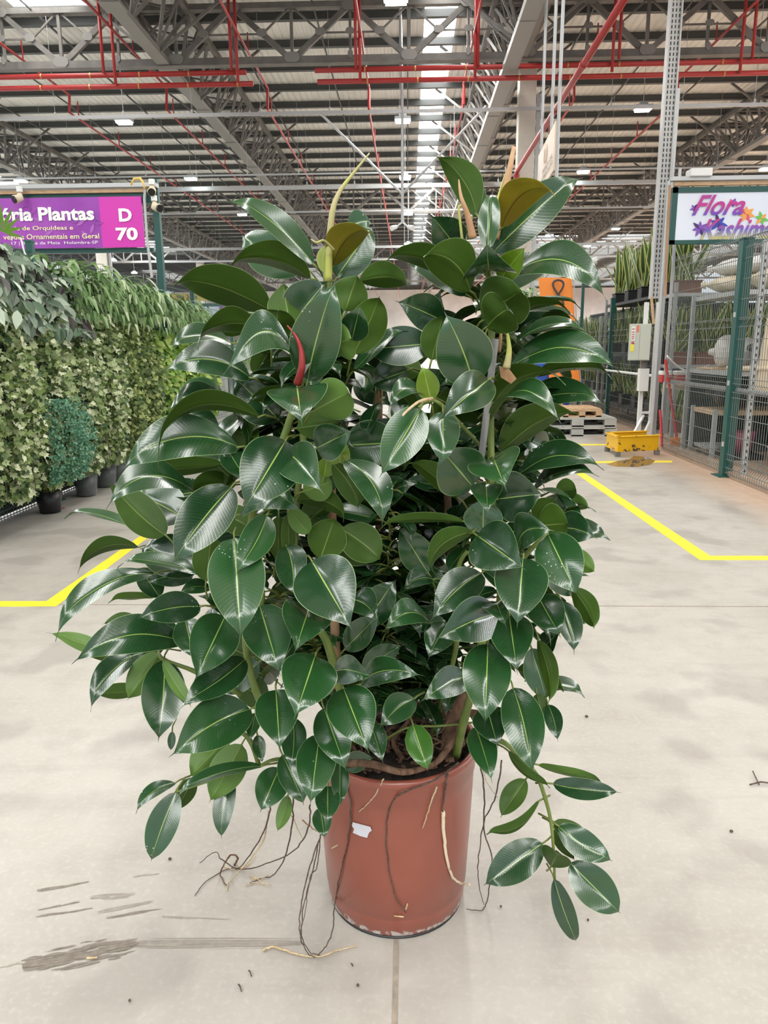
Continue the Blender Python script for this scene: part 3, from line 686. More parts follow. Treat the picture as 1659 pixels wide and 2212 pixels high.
def staghorn(label,yy,zt,seed,n=48):
    t=thing('staghorn_fern',(XL+.15,yy,zt),label,'hanging plant','staghorn ferns on the fence'); r=random.Random(seed); b=MB(); tv=[]
    for i in range(n):
        p=Vector((XL+.12+.12*r.random(),yy+r.uniform(-.25,.25),zt-r.random()*.25)); az=r.uniform(-1.9,.9); d=Vector((math.cos(az)*.9,math.sin(az),r.uniform(.1,.9))).normalized(); L=r.uniform(.35,.62); ti=min(1,max(0,r.gauss(.5,.25)))
        side=d.cross(Vector((0,0,1))).normalized()
        def strap(p,d,L,w,lev):
            pts=[];k0=len(b.v); nseg=5; q3=p.copy(); dd=d.copy()
            for s in range(nseg+1):
                ww=w*(.35+1.1*s/nseg) if lev==0 else w*(1-.75*s/nseg); sd=dd.cross(Vector((0,0,1))); sd=sd.normalized() if sd.length>.05 else side
                pts.append((q3-sd*ww,q3+sd*ww)); q3=q3+dd*(L/nseg); dd=(dd+Vector((0,0,-.22))).normalized()
            for s in range(nseg): b.quad(pts[s][0],pts[s][1],pts[s+1][1],pts[s+1][0])
            tv.extend([ti]*(len(b.v)-k0))
            if lev<2:
                for sg in ((-1,1) if lev==0 else (-1,1)):
                    sd=dd.cross(Vector((0,0,1))); sd=sd.normalized() if sd.length>.05 else side
                    strap(q3-dd*.01,(dd+sd*sg*.45).normalized(),L*.62,w*(.85 if lev==0 else .6),lev+1)
        strap(p,d,L*.5,.03,0)
    o=b.build('fronds',M['stag'],t,smooth=True); set_tint(o,tv)
    b=MB(); b.lathe([(.001,-.16),(.07,-.15),(.10,-.02),(.08,.02),(.001,.03)],(XL+.1,yy,zt-.06),12); b.build('moss_ball',M['bark'],t)
sl=['nearest, beside the green fence post','second from the camera','third from the camera','fourth from the camera','fifth from the camera','farthest, at the end of the row']
for i,yy in enumerate((7.05,7.65,8.3,9.0,9.8,10.7)): staghorn('drooping staghorn fern on top of the left fence, '+sl[i],yy,2.16-.03*i,80+i,60)
# small plant with upright leaves at the very left in front of the sign
t=thing('upright_leaf_plant',(-3.2,5.5,2.2),'bright green spiky plant overlapping the purple sign at the left edge','plant'); b=MB(); r=random.Random(5)
for i in range(9):
    p=PY(4,500,5.6); a=-.3+i*.42; L=.16+.05*r.random(); dirv=Vector((math.cos(a),-.2,math.sin(a)*.9)).normalized(); s=dirv.cross(Vector((0,1,0))).normalized()*.016
    b.poly([p,p+dirv*L*.4+s,p+dirv*L,p+dirv*L*.4-s])
set_tint(b.build('leaves',M['pothos'],t),[.3]*len(b.v))
# potted ivies in clear sleeves along the floor
fb=[(40,1112),(105,1075),(140,1055),(162,1042),(188,1030),(210,1026),(226,1018),(250,1015)]
fn=['nearest, in a shiny black pot','second from the left','third from the left','fourth from the left','fifth from the left','sixth from the left','seventh from the left','farthest, by the lime vines']
for i,(px,py) in enumerate(fb):
    p=PZ(px,py,0); x,y_=max(p.x,-3.16),p.y+.1
    t=thing('potted_ivy',(x,y_,0),'small ivy in a plastic sleeve on the floor, '+fn[i],'potted plant','potted ivies on the floor')
    b=MB(); b.lathe([(.001,0.002),(.085,.002),(.115,.20),(.105,.20),(.001,.18)],(x,y_,0),16); b.build('pot',M['black'],t,smooth=True)
    if i: b=MB(); b.lathe([(.10,.01),(.125,.22),(.14,.42)],(x,y_,0),14); b.build('plastic_sleeve',M['glass'],t,smooth=True)
    def pos(r,x=x,y_=y_):
        a=r.uniform(0,6.28); h=r.random(); rr=(.04+.13*h)*math.sqrt(r.random()); return Vector((x+rr*math.cos(a),y_+rr*math.sin(a),.16+.55*h))
    leafcloud('foliage',M['ivy' if i%2 else 'ivygreen'],t,330,pos,IVY,.05,120+i,out=Vector((.4,-.6,.5)))
# fallen bits by the pots
for k,(px,py,lab) in enumerate(((172,1068,'yellow fallen ivy sprig on the floor'),(135,1098,'purple fallen petal on the floor'))):
    p=PZ(px,py,.006); b=MB(); s=.05 if k==0 else .03
    b.poly([p+Vector((-s,0,0)),p+Vector((0,-s*.5,.004)),p+Vector((s,0,0)),p+Vector((0,s*.5,.006))]); o=b.build('fallen_leaf',M['young_top'] if k==0 else M['sheath']); tag(o,lab,'fallen leaf')

# ------------------------------------------------------------------ distant shops, left
def board(name,label,cat,x0,y0,x1,y1,Y,m,frame=None):
    a=PY(x0,y1,Y); c=PY(x1,y0,Y); t=thing(name,(a.x,Y,a.z),label,cat)
    b=MB(); b.box2((a.x,Y,a.z),(c.x,Y+.05,c.z)); b.build('panel',m,t)
    for x_ in (a.x+.1,c.x-.1): b=MB(); b.box2((x_-.03,Y+.05,0),(x_+.03,Y+.11,c.z)); b.build('support_post',M['dgreen'],t)
    if frame:
        b=MB(); w=.07
        b.box2((a.x-w,Y,c.z),(c.x+w,Y+.06,c.z+w)); b.box2((a.x-w,Y,a.z-w),(c.x+w,Y+.06,a.z)); b.box2((a.x-w,Y,a.z),(a.x,Y+.06,c.z)); b.box2((c.x,Y,a.z),(c.x+w,Y+.06,c.z)); b.build('frame',frame,t)
    return t
yb=mat('mustard_board',(.55,.42,.10),.5); lb=mat('pale_blue_board',(.50,.62,.70),.5); pu=mat('dull_purple_board',(.20,.06,.26),.5)
t=board('shop_sign','mustard yellow shop sign seen between the ferns and the upper left leaf','sign',330,633,520,651,26,yb)
lpx('empória  do Sen',320,636,424,648,25.97,M['txt_dark'],t)
t=board('shop_sign','pale blue shop sign beside a purple D 97 panel','sign',372,662,475,693,17,lb,M['dgreen'])
lpx('Itakashi',378,667,434,681,16.97,M['txt_dark'],t,shear=.4,bold=0.); lpx('e Plantas',398,684,432,690,16.97,M['txt_dark'],t,bold=0.)
t=board('shop_sign','purple D 97 panel behind the upper left leaves','sign',475,660,505,693,16.9,pu)
lpx('D',483,663,493,673,16.87,M['txt_white'],t,bold=.03); lpx('97',482,677,497,688,16.87,M['txt_white'],t,bold=.03)
def bush(name,label,c,rad,kind,n,size,seed,outline=SMALL,potm=None,cat='plant',flowers=None,group=None):
    t=thing(name,(c[0],c[1],0),label,cat,group); C=Vector(c)
    def pos(r):
        v=Vector((r.gauss(0,1),r.gauss(0,1),r.gauss(0,1))).normalized()*(r.random()**.4); return C+Vector((v.x*rad[0],v.y*rad[1],v.z*rad[2]))
    leafcloud('foliage',M[kind],t,n,pos,outline,size,seed,out=Vector((0,-.8,.5)),spread=1.1)
    zb=c[2]-rad[2]*.8
    if zb>.25: b=MB(); b.box((c[0],c[1],zb/2),(rad[0]*1.1,rad[1]*1.1,zb)); b.build('pedestal',M['palletgray'],t)
    if potm: b=MB(); b.lathe([(.001,-.24),(.09,-.24),(.13,0),(.001,-.02)],(c[0],c[1],c[2]-rad[2]+.03),14); b.build('pot',M[potm],t,smooth=True)
    if flowers:
        fm,k,fs=flowers
        o=leafcloud('blossoms',fm,t,k,pos,HEART,fs,seed+1,out=Vector((0,-1,.2)))
    return t
rf=mat('red_petal',(.55,.01,.04),.5); pf=mat('pink_petal',(.55,.08,.30),.5); yf=mat('yellow_petal',(.85,.62,.04),.5)
p=PY(395,722,15); bush('flowering_plant','dark red flowers low behind the ferns',p,(.25,.2,.09),'stag',120,.07,201,flowers=(rf,90,.06),group='far flowering plants')
p=PY(392,698,15.4); bush('flowering_plant','pink flowers just above the dark red ones',p,(.16,.2,.12),'stag',90,.06,203,flowers=(pf,40,.05),group='far flowering plants')
p=PY(462,707,15.5); bush('flowering_plant','green plant with small red blooms below the pale blue sign',p,(.35,.25,.14),'stag',260,.06,205,flowers=(rf,14,.06),group='far flowering plants')
fence_post(PY(434,700,16.4).x,16.4,2.2,'thin green post in front of the pale blue sign')
# dark mixed stock further back at both sides so that the aisle stays lined with stalls
for s,Y,l in ((-1,22,'left'),(-1,40,'far left'),(1,27,'right'),(1,44,'far right')):
    x=s*(6.5); t=thing('stall_block',(x,Y,0),'distant market stall of racks and plants on the '+l+' of the aisle','market stall','distant stalls')
    b=MB()
    for k in range(8): b.box((x+s*1.5,Y+k*1.6,1.1),(3.4,.06,2.2))
    b.build('partition',M['concrete'],t)
    b=MB()
    for k in range(7):
        for zz in (.5,1.2,1.9): b.box((x,Y+.8+k*1.6,zz),(.9,1.4,.05))
    b.build('shelf',M['galv'],t)
    def pos(r,x=x,Y=Y,s=s): return Vector((x-s*.2+r.uniform(-.5,.5),Y+r.uniform(0,11),r.choice((.55,1.25,1.95))+r.random()*.45))
    leafcloud('foliage',M['stag'],t,1800,pos,SMALL,.14,300+int(Y),spread=1.2)

# ------------------------------------------------------------------ right-hand side
XR=3.42
fence_panel((XR,4.4),(XR,8.03),.03,2.5,'wire fence panel at the right photo edge, nearest to the camera','right fence panels','wirelight',folds=(.15,.95,1.62,2.4))
fence_panel((XR,8.13),(XR,10.05),.03,2.5,'wire fence panel between the thick green post and the electrical box','right fence panels','wirelight',folds=(.15,.95,1.62,2.4))
fence_post(XR+.03,8.08,2.44,'thick dark green post of the right fence',.11)
t=thing('handrail',(XR,7.4,.92),'pale pipe rail fixed along the right fence','rail'); b=MB(); b.tube([(XR+.05,4.4,.93),(XR+.05,10.0,.93)],.022,10); b.build('tube',M['galv'],t,smooth=True)
b=MB(); b.box((3.85,8.0,.03),(.8,8,.06)); struct(b.build('trim_3',M['floor']))
t=thing('slotted_upright',(XR+.06,7.86,0),'perforated grey steel angle beside the thick green post','upright'); b=MB(); b.box((XR+.1,7.8,1.2),(.05,.04,2.4)); z=.1
while z<2.3: b.box((XR+.1,7.778,z),(.014,.004,.03),None,1); z+=.07
b.build('angle',[M['galv'],M['trayslot']],t)
# second stall fence, beyond the electrical post
X2=3.86
fence_panel((X2,11.6),(X2,14.55),.05,1.98,'far wire fence panel left of the electrical box','far right fence panels','wirelight',step=.07,folds=(.15,.95,1.62))
fence_panel((X2,14.65),(X2,19.0),.05,1.98,'most distant wire fence panel on the right','far right fence panels','wirelight',step=.07,folds=(.15,.95,1.62))
fence_post(X2,14.6,2.25,'dark green post left of the electrical box',.08)
p=PX(1256,700,X2); fence_post(X2,p.y,3.2,'slim tall green pole with floodlights, left of the snake plants',.06)
t=thing('handrail',(X2,14,.92),'white pipe rail on the far fence left of the electrical box','rail'); b=MB(); b.tube([(X2-.05,11.6,.93),(X2-.05,18,.93)],.022,10); b.build('tube',M['white'],t,smooth=True)
b=MB(); pt=Vector((X2,p.y,3.2)); t=thing('flood_lamp_arms',pt,'thin stays with white lamp heads on the slim green pole','lamp stays')
b.tube([pt+Vector((-.9,0,.65)),pt,pt+Vector((1.,0,.62))],.012,6); b.build('stay',M['galv'],t)
b=MB(); b.tube([pt+Vector((.05,-.05,-.02)),pt+Vector((.25,-.1,.0))],[.05,.09],10); b.build('lamp_head',M['white'],t)

def blade_strip(b,tv,p,d,L,w,ti,r):
    side=d.cross(Vector((r.uniform(-1,1),r.uniform(-1,1),0))).normalized(); n=6; pts=[]; q3=p.copy(); tw=r.uniform(-.5,.5)
    for s in range(n+1):
        u=s/n; ww=w*(.6+.8*u-1.38*u**4); sd=side*ww; pts.append((q3-sd,q3-sd*.6,q3+sd*.6,q3+sd)); q3=q3+d*(L/n); d=(d+Vector((r.uniform(-.05,.05),r.uniform(-.05,.05),0))).normalized()
    for s in range(n):
        for j in range(3):
            k0=len(b.v); b.quad(pts[s][j],pts[s][j+1],pts[s+1][j+1],pts[s+1][j]); tv.extend([1. if j!=1 else ti]*(len(b.v)-k0))
M['snake']=tinted_mat('snake_plant_blade',(.025,.06,.02),(.07,.14,.04),(.52,.55,.18),.4,.15)
def snake(label,x,y,z,h,seed,w=.36,n=16,pm='brownpot',group='snake plants in troughs'):
    t=thing('snake_plant',(x,y,z),label,'snake plant',group); r=random.Random(seed); b=MB(); tv=[]
    b2=MB(); b2.box((x,y,z+.09),(w,.24,.18)); b2.box((x,y,z+.185),(w+.03,.27,.02)); b2.build('planter',M[pm],t,bevel=.01)
    for i in range(n):
        p=Vector((x+r.uniform(-w,w)*.42,y+r.uniform(-.09,.09),z+.17)); d=Vector((r.gauss(0,.2),r.gauss(0,.18),1)).normalized(); blade_strip(b,tv,p,d,h*r.uniform(.6,1.1),.050,.2+.4*r.random(),r)
    set_tint(b.build('blades',M['snake'],t,smooth=True),tv)
def rack(label,x0,x1,y0,y1,zs,ztop,mt='galv',deck='wood'):
    t=thing('shelf_rack',((x0+x1)/2,(y0+y1)/2,0),label,'shelf rack','steel racks behind the fences')
    for x in (x0,x1):
        for y in (y0,y1): b=MB(); b.box((x,y,ztop/2),(.045,.045,ztop)); b.build('upright',M['housing'] if mt=='galv' else M[mt],t)
    for z in zs: b=MB(); b.box(((x0+x1)/2,(y0+y1)/2,z-.025),(x1-x0,y1-y0,.05)); b.build('shelf',M[deck],t)
# stall 1, back row of snake plants
rack('grey rack of snake plants just right of the electrical box',3.97,5.5,11.55,12.1,(.06,1.10,2.15),2.3,deck='galv')
k=0
for z,h,l in ((.06,.72,'bottom'),(1.10,.85,'middle')):
    for j,x in enumerate((4.2,4.58,4.96,5.3)):
        snake('snake plant on the %s shelf right of the electrical box, %s'%(l,('leftmost','second from left','third from left','rightmost')[j]),x,11.82,z,h,400+k,n=26); k+=1
for j,(px,pw) in enumerate(((1430,6),(1446,6),(1472,26),(1502,16))):
    a=PY(px-pw/2,826,10.4); c=PY(px+pw/2,801,10.4); t=thing('paint_pot',(a.x,10.4,a.z),'red and white tub right of the electrical box, '+('first','second','third','fourth')[j]+' from the left','tub','red and white tubs')
    b=MB(); b.box2((a.x,10.35,a.z),(c.x,10.5,a.z+(c.z-a.z)*.65)); b.build('body',M['red'],t,bevel=.005); b=MB(); b.box2((a.x-.005,10.345,a.z+(c.z-a.z)*.65),(c.x+.005,10.505,c.z)); b.build('lid',M['white'],t,bevel=.005)
rack('low shelf under the red and white tubs',3.6,4.45,10.25,10.62,(.86,),.9)
# top row of snake plants standing behind the slotted post
snake('tall snake plant right of the slotted post just under the white sign',4.2,11.82,2.15,1.0,431,n=14,w=.4)
# stall 2 racks
rack('tall rack holding snake plants left of the slotted post',4.05,4.6,12.5,15.8,(.3,1.25,2.2),2.3,deck='purlin')
for z,h,l in ((.3,.66,'bottom'),(1.25,.72,'middle'),(2.2,.78,'top')):
    for j,y in enumerate((12.85,13.65,14.45,15.3)):
        snake('snake plant on the %s shelf left of the slotted post, %s'%(l,('nearest','second nearest','third nearest','farthest')[j]),4.28,y,z,h*(1.15 if l=='top' else 1),450+k,n=26,w=.45,pm='black'); k+=1
rack('long far rack beyond the dark green post',4.05,4.6,16.2,20.4,(.45,1.22),2.0,deck='galv')
for z,l in ((.45,'lower'),(1.22,'upper')):
    for j,y in enumerate((16.6,17.4,18.2,19.0,19.9)):
        snake('narrow-leaved plant on the %s shelf of the far rack, %s'%(l,('first','second','third','fourth','fifth')[j]),4.28,y,z,.62,480+k,n=30,w=.5,pm='black',group='plants in black trays'); k+=1
# electrical post
Pz_=PZ(1397,952,0); ex,ey=Pz_.x,Pz_.y
t=thing('cable_post',(ex,ey,0),'tall perforated white cable post carrying the electrical boxes','cable post')
b=MB(); b.box((ex-.02,ey,5.55),(.17,.07,7.0)); b.box((ex-.095,ey-.05,5.55),(.018,.05,7.0)); b.box((ex+.055,ey-.05,5.55),(.018,.05,7.0)); z=2.1
while z<9.0:
    for dx in (-.045,0,.045): b.box((ex-.02+dx+.01,ey-.037,z),(.014,.004,.04),None,1)
    z+=.066
b.build('trunking',[mat('trunking_paint',(.50,.50,.49),.45),M['trayslot']],t)
for px in (1381,1406):
    x=PY(px,900,ey).x; b=MB(); b.box((x,ey,1.0),(.055,.055,2.0)); b.build('leg',M['white'],t)
b=MB(); x=PY(1393,900,ey).x; b.box((x,ey-.0,.42),(.2,.03,.035)); b.bar((x-.02,ey,.38),(x-.28,ey-.25,.02),.03); b.bar((x+.08,ey,.3),(x-.1,ey-.2,.02),.03); b.build('foot_brace',M['white'],t)
b=MB(); b.box((ex+.11,ey+.02,2.4),(.035,.035,4.8)); b.box((ex+.22,ey+.06,1.9),(.035,.035,3.8)); b.build('conduit',M['galv'],t)
b=MB(); a=PY(1407,640,ey-.06); c=PY(1412,700,ey-.06); b.bar(a,c,.035,.02); b.build('wooden_batten',M['wood'],t)
t=thing('electrical_cabinet',(ex,ey-.15,1.3),'large pale grey-green electrical cabinet with warning stickers','electrical cabinet')
a=PY(1360,779,ey-.2); c=PY(1413,699,ey-.2); cw=c.x-a.x; h=c.z-a.z; R=Matrix.Rotation(-.32,3,'Z'); cc=Vector(((a.x+c.x)/2,ey-.1,(a.z+c.z)/2))
b=MB(); b.box(cc,(cw*.95,.16,h),R); b.build('cabinet_body',M['boxgray'],t,bevel=.006)
fr=lambda u,v,o=0.: cc+R@Vector((u*cw*.95/2,-.082-o,v*h/2))
def plate(name,u0,v0,u1,v1,m,o=.003):
    b=MB(); b.box((fr((u0+u1)/2,(v0+v1)/2,o)),((u1-u0)*cw*.475,.004,(v1-v0)*h/2),R); return b.build(name,m,t)
plate('door',-.97,-.96,-.02,.96,M['boxgray'],.004); plate('door',.02,-.96,.97,.96,M['boxgray'],.004)
plate('sticker',-.78,.10,-.45,.86,M['white'],.008); plate('sticker',-.32,.55,-.12,.92,mat('orange_sticker',(.75,.16,.10),.5),.008); plate('sticker',-.80,-.5,-.48,-.1,mat('yellow_sticker',(.80,.72,.05),.5),.008)
b=MB()
for v,u1 in ((.72,-.52),(.55,-.5),(.42,-.5),(.3,-.52),(.2,-.55),(.0,-.5),(-.07,-.45)):
    b.box(fr((-.74+u1)/2,v,.011),((u1+.74)*cw*.475,.003,.012),R)
b.build('printed_lines',M['red'],t)
t=thing('junction_box',(ex,ey-.12,.95),'small white junction box below the electrical cabinet','junction box')
a=PY(1378,845,ey-.1); c=PY(1402,796,ey-.1); b=MB(); b.box(((a.x+c.x)/2,ey-.08,(a.z+c.z)/2),(c.x-a.x,.1,c.z-a.z)); b.build('box_body',M['white'],t,bevel=.006)
b=MB(); b.tube([((a.x+c.x)/2,ey-.08,c.z),((a.x+c.x)/2,ey-.08,c.z+.15)],.05,10); b.build('conduit_neck',M['truss'],t)
# yellow steel guard
t=thing('bollard_guard',PZ(1370,975,0),'scuffed yellow steel guard around the foot of the cable post','guard')
g=[PZ(1312,964,.07),PZ(1334,978,.05),PZ(1419,974,.05)]; g2=[Vector((v.x,v.y,0)) for v in g]; b=MB()
back=g2[0]+(g2[2]-g2[1])*.98
for p0,p1 in ((g2[0],g2[1]),(g2[1],g2[2]),(g2[0],back)):
    d=(p1-p0).normalized(); L=(p1-p0).length; Rm=Matrix((d,Vector((-d.y,d.x,0)),(0,0,1))).transposed(); b.box((p0+p1)/2+Vector((0,0,.16)),(L+.02,.03,.20),Rm); b.box((p0+p1)/2+Vector((0,0,.255)),(L+.06,.07,.012),Rm)
b.build('guard_rail',M['yellow_steel'],t,bevel=.004)
for p0 in (g2[0],g2[1],g2[2]): b=MB(); b.box(p0+Vector((0,0,.03)),(.06,.06,.06)); b.build('foot',M['truss'],t)
# pallets
def pallet(name,label,x0,x1,y0,y1,z0,h,m,openings=2):
    t=thing(name,((x0+x1)/2,(y0+y1)/2,z0),label,'pallet','pallets by the fence'); b=MB(); w=x1-x0
    b.box(((x0+x1)/2,(y0+y1)/2,z0+h-.015),(w,y1-y0,.03)); b.build('deck',m,t)
    b=MB()
    for y in (y0+.06,(y0+y1)/2,y1-.06):
        for u in (.06,.5,.94): b.box((x0+w*u,y,z0+h*.45),(w*.16,.12,h*.85))
        b.box(((x0+x1)/2,y,z0+.012),(w,.12,.024))
    b.build('block',m,t)
    if name=='wooden_pallet':
        b=MB()
        for k in range(6): b.box((x0+w*(k+.5)/6,(y0+y1)/2,z0+h+.008),(w/6*.75,y1-y0,.016))
        b.build('slat',m,t)
pallet('plastic_pallet','lower of the two stacked grey plastic pallets',2.07,3.26,11.75,12.75,0,.145,M['palletgray'])
pallet('plastic_pallet','upper of the two stacked grey plastic pallets',2.09,3.25,11.77,12.77,.147,.145,M['palletgray'])
pallet('wooden_pallet','small wooden pallet lying on the grey pallets',2.45,3.05,11.85,12.6,.293,.12,M['wood'])
# orange banner
t=thing('feather_banner',PY(1210,840,13.2),'orange feather banner with a looped emblem behind the right leaves','banner')
L4=[PY(1190,850,13.2),PY(1254,850,13.2),PY(1236,600,13.2),PY(1163,600,13.2)]; b=MB(); N=10
def bl(u,v): 
    p=L4[0].lerp(L4[1],u).lerp(L4[3].lerp(L4[2],u),v); return p+Vector((0,.03*math.sin(u*5+v*3),0))
for i in range(N):
    for j in range(N): b.quad(bl(i/N,j/N),bl((i+1)/N,j/N),bl((i+1)/N,(j+1)/N),bl(i/N,(j+1)/N))
b.build('cloth',M['orange'],t,smooth=True)
b=MB(); b.tube([Vector((L4[1].x+.02,13.2,0)),L4[1]+Vector((.02,0,0)),L4[2]+Vector((.02,0,0))],.012,8); b.build('pole',M['galv'],t)
pts=[]
for i in range(41):
    a=2*math.pi*i/40; pts.append(PY(1206+11.5*math.sin(2*a)/1.,636+31*math.cos(a)*1.,13.12))
b=MB(); b.tube(pts,.017,6); b.build('emblem_loop',M['txt_dark'],t)
lettering('XICO',PY(1217,760,13.1),PY(1230,667,13.1),M['txt_green'],t,turn=-math.pi/2,bold=.03)
lettering('XICO',PY(1201,768,13.1),PY(1213,672,13.1),M['txt_green'],t,turn=-math.pi/2,bold=.03)
lettering('FINIT',PY(1190,740,13.1),PY(1196,664,13.1),M['txt_dark'],t,turn=-math.pi/2,bold=.01)
# boxes and plants behind the right leaves
p=PY(1185,870,12.9); b=MB(); b.box((p.x,13.1,.52),(.5,.4,.5)); tag(b.build('cardboard_box',M['wood'],bevel=.01),'cardboard box seen under the orange banner','box')
b=MB(); b.box((p.x+.05,13.6,.55),(.8,.5,1.1)); tag(b.build('blue_crate',M['blue'],bevel=.02),'bright blue crate stack behind the cardboard box','crate')
b=MB(); b.box((p.x+.52,14.2,.45),(.4,.4,.9)); tag(b.build('white_tub',M['white'],bevel=.03),'white tub stack left of the dark green fence post','tub')
t=board('shop_sign','white hanging shop sign left of the orange banner','sign',1060,655,1172,688,21,lb,M['truss'])
lpx('99',1166,668,1180,675,20.96,M['txt_dark'],t)
for px,py,Y,lab,fl_ in ((1135,700,15,'silvery plant with yellow blooms behind the right leaves',(yf,30,.07)),(1110,740,14.6,'leafy silver plant low behind the right leaves',None),(1150,790,14.2,'white-flowered plant behind the blue crate',(M['txt_white'],70,.05)),(860,800,16,'leafy plant glimpsed between the two crowns',None),(1140,660,15.5,'tall loose silver plant by the white hanging sign',None)):
    pp=PY(px,py,Y); bush('display_plant',lab,pp,(.38,.3,.38),'stag',420,.08,int(px+py),flowers=fl_,group='display plants behind the aisle')
# white sign right
YR=10.35
a=PY(1457,519,YR); c=PY(1800,412,YR); t=thing('shop_sign',(a.x,YR,a.z),'white shop sign with lilies reading Flora Kashima at the right edge','sign')
wb_=mat('white_sign',(.72,.76,.86),.4); b=MB(); b.box2((a.x,YR,a.z),(c.x,YR+.04,c.z)); b.build('panel',wb_,t)
b=MB(); w=.07
b.box2((a.x-w,YR-.01,c.z),(c.x,YR+.06,c.z+w)); b.box2((a.x-w,YR-.01,a.z-.05),(c.x,YR+.06,a.z)); b.box2((a.x-w,YR-.01,a.z-.05),(a.x,YR+.06,c.z+w)); b.build('frame',M['dgreen'],t)
b=MB(); b.box2((a.x-.1,YR-.06,c.z+.14),(c.x,YR+.05,c.z+.19)); b.build('cable_duct',M['galv'],t)
b=MB(); b.box2((a.x-.06,YR-.02,c.z+.085),(c.x,YR+.03,c.z+.13)); b.build('cable_bundle',M['wood'],t)
b=MB(); b.tube([PY(1447,400,YR-.06),PY(1441,520,YR-.06),PY(1437,640,YR-.06)],.018,8); b.build('rusty_pole',M['cane'],t)
b=MB(); b.tube([(a.x-.12,YR,c.z+.15),(a.x-.12,YR,0)],.022,8); b.build('support_pipe',M['galv'],t)
def grad(name,c1,c2,c3,y0,y1):
    m=mat(name,c1,.5); tt=NT(m); tc=tt.n('ShaderNodeTexCoord'); sp=tt.n('ShaderNodeSeparateXYZ'); tt.l(tc.outputs['Object'],sp.inputs[0])
    f=tt.ramp(sp.outputs[2],y0,y1); col=tt.mix(tt.ramp(f,0,.45),c1,c2); col=tt.mix(tt.ramp(f,.45,.9),col,c3); tt.l(col,tt.b.inputs['Base Color']); return m
def petal(px,py,ang,L,w,m,k=0):
    b=MB(); pts=[]; ca,sa=math.cos(ang),math.sin(ang)
    for i in range(9): u=i/8; pts.append((u*L,w*math.sin(math.pi*u**.8)))
    for i in range(7,0,-1): u=i/8; pts.append((u*L,-w*math.sin(math.pi*u**.8)))
    b.poly([PY(px+x*ca-y*sa,py+x*sa+y*ca,YR-.006-.0008*k) for x,y in pts][::-1]); b.build('printed_petal',m,t)
cols={'p':mat('print_purple',(.22,.08,.45),.5),'b':mat('print_blue',(.03,.06,.45),.5),'d':mat('print_dark',(.05,.02,.15),.5),'o':mat('print_orange',(.80,.35,.08),.5),'g':mat('print_green',(.15,.50,.08),.5),'r':mat('print_red',(.70,.08,.15),.5)}
for cx,cy,L,w,cs,n0 in ((1512,494,20,3.5,'pdp',7),(1552,482,22,4,'bdb',6),(1612,462,20,4.5,'oro',7),(1645,472,17,3.5,'ggo',6),(1500,450,11,2.5,'pdp',5),(1583,438,12,3,'rpr',5)):
    for i in range(n0): petal(cx,cy,i*2*math.pi/n0+.3,L*(1-.15*(i%2)),w,cols[cs[i%3]],i)
z0=PY(1500,467,YR).z; z1=PY(1500,420,YR).z; lpx('Flora',1494,420,1612,466,YR-.012,grad('script_gradient',(.08,.06,.5),(.5,.03,.25),(.45,.05,.3),z0,z1),t,shear=.5,bold=.018)
z0=PY(1500,517,YR).z; z1=PY(1500,474,YR).z; lpx('Kashima',1512,471,1672,518,YR-.012,grad('script_gradient_low',(.55,.5,.15),(.15,.1,.5),(.55,.03,.2),z0,z1),t,shear=.5,bold=.018)
t=thing('light_fitting',PY(1510,385,YR),'white box fitting on top of the white sign','fitting'); a=PY(1486,384,YR); c=PY(1534,366,YR); b=MB(); b.box2((a.x,YR-.1,a.z),(c.x,YR+.1,c.z)); b.build('case',M['white'],t,bevel=.01)
# blue flower sign far inside the stall
t=board('shop_sign','pale blue sign with a blue flower far behind the snake plants','sign',1463,645,1600,680,15,lb,M['dgreen'])
YR_=YR; YR=14.99
for i in range(9): petal(1487,661,i*2*math.pi/9,15,3.4,mat('print_azure',(.02,.20,.70),.5) if i==0 else bpy.data.materials['print_azure'],i)
YR=YR_
t=board('shop_sign','purple sign panel far right of the slotted post','sign',1420,645,1445,668,14.8,pu)
# sacks on a high shelf
rack('high rack at the right edge carrying the big sacks',3.62,5.4,8.5,9.85,(1.1,1.98),2.0,deck='galv')
def sack(label,p0,p1,r,m,seed,fl=.55):
    p0=Vector(p0); p1=Vector(p1); t=thing('sack',(p0+p1)/2-Vector((0,0,r*fl)),label,'sack','sacks on the high rack'); b=MB(); N1,N2=14,20; d=(p1-p0); L=d.length; d.normalize(); s=d.cross(Vector((0,0,1))).normalized()
    rows=[]
    for i in range(N1+1):
        u=i/N1; rr=r*(max(.02,1-abs(2*u-1)**4.5))**.5; row=[]
        for k in range(N2):
            a=2*math.pi*k/N2; q3=p0+d*L*u+s*math.cos(a)*rr*1.15+Vector((0,0,math.sin(a)*rr*fl)); nn=noise.noise(q3*5+Vector((seed,0,0)))*.06+noise.noise(q3*14+Vector((seed,3,0)))*.02
            q3+=(q3-(p0+d*L*u))*nn*3; row.append(q3)
        rows.append(row)
    for i in range(N1):
        for k in range(N2): b.quad(rows[i][k],rows[i][(k+1)%N2],rows[i+1][(k+1)%N2],rows[i+1][k])
    o=b.build('sack_body',m,t,smooth=True)
    b=MB(); b.tube([p0,p0-d*.06],[.05,.03],8); b.build('tied_end',m,t)
    return t
sack('beige sack at the bottom of the pile on the high rack',(3.66,9.6,2.11),(5.2,9.0,2.11),.32,M['sack'],1,.36)
sack('white sack lying on the beige sack behind the thick green post',(3.72,9.62,2.30),(5.2,9.1,2.36),.30,M['sackwhite'],2,.38)
sack('cream sack at the right edge of the pile',(3.85,8.85,2.12),(5.3,8.6,2.12),.28,M['sack'],3,.45)
sack('white sack on top of the pile near the sign',(4.35,9.5,2.50),(5.5,9.1,2.52),.26,M['sackwhite'],4,.42)
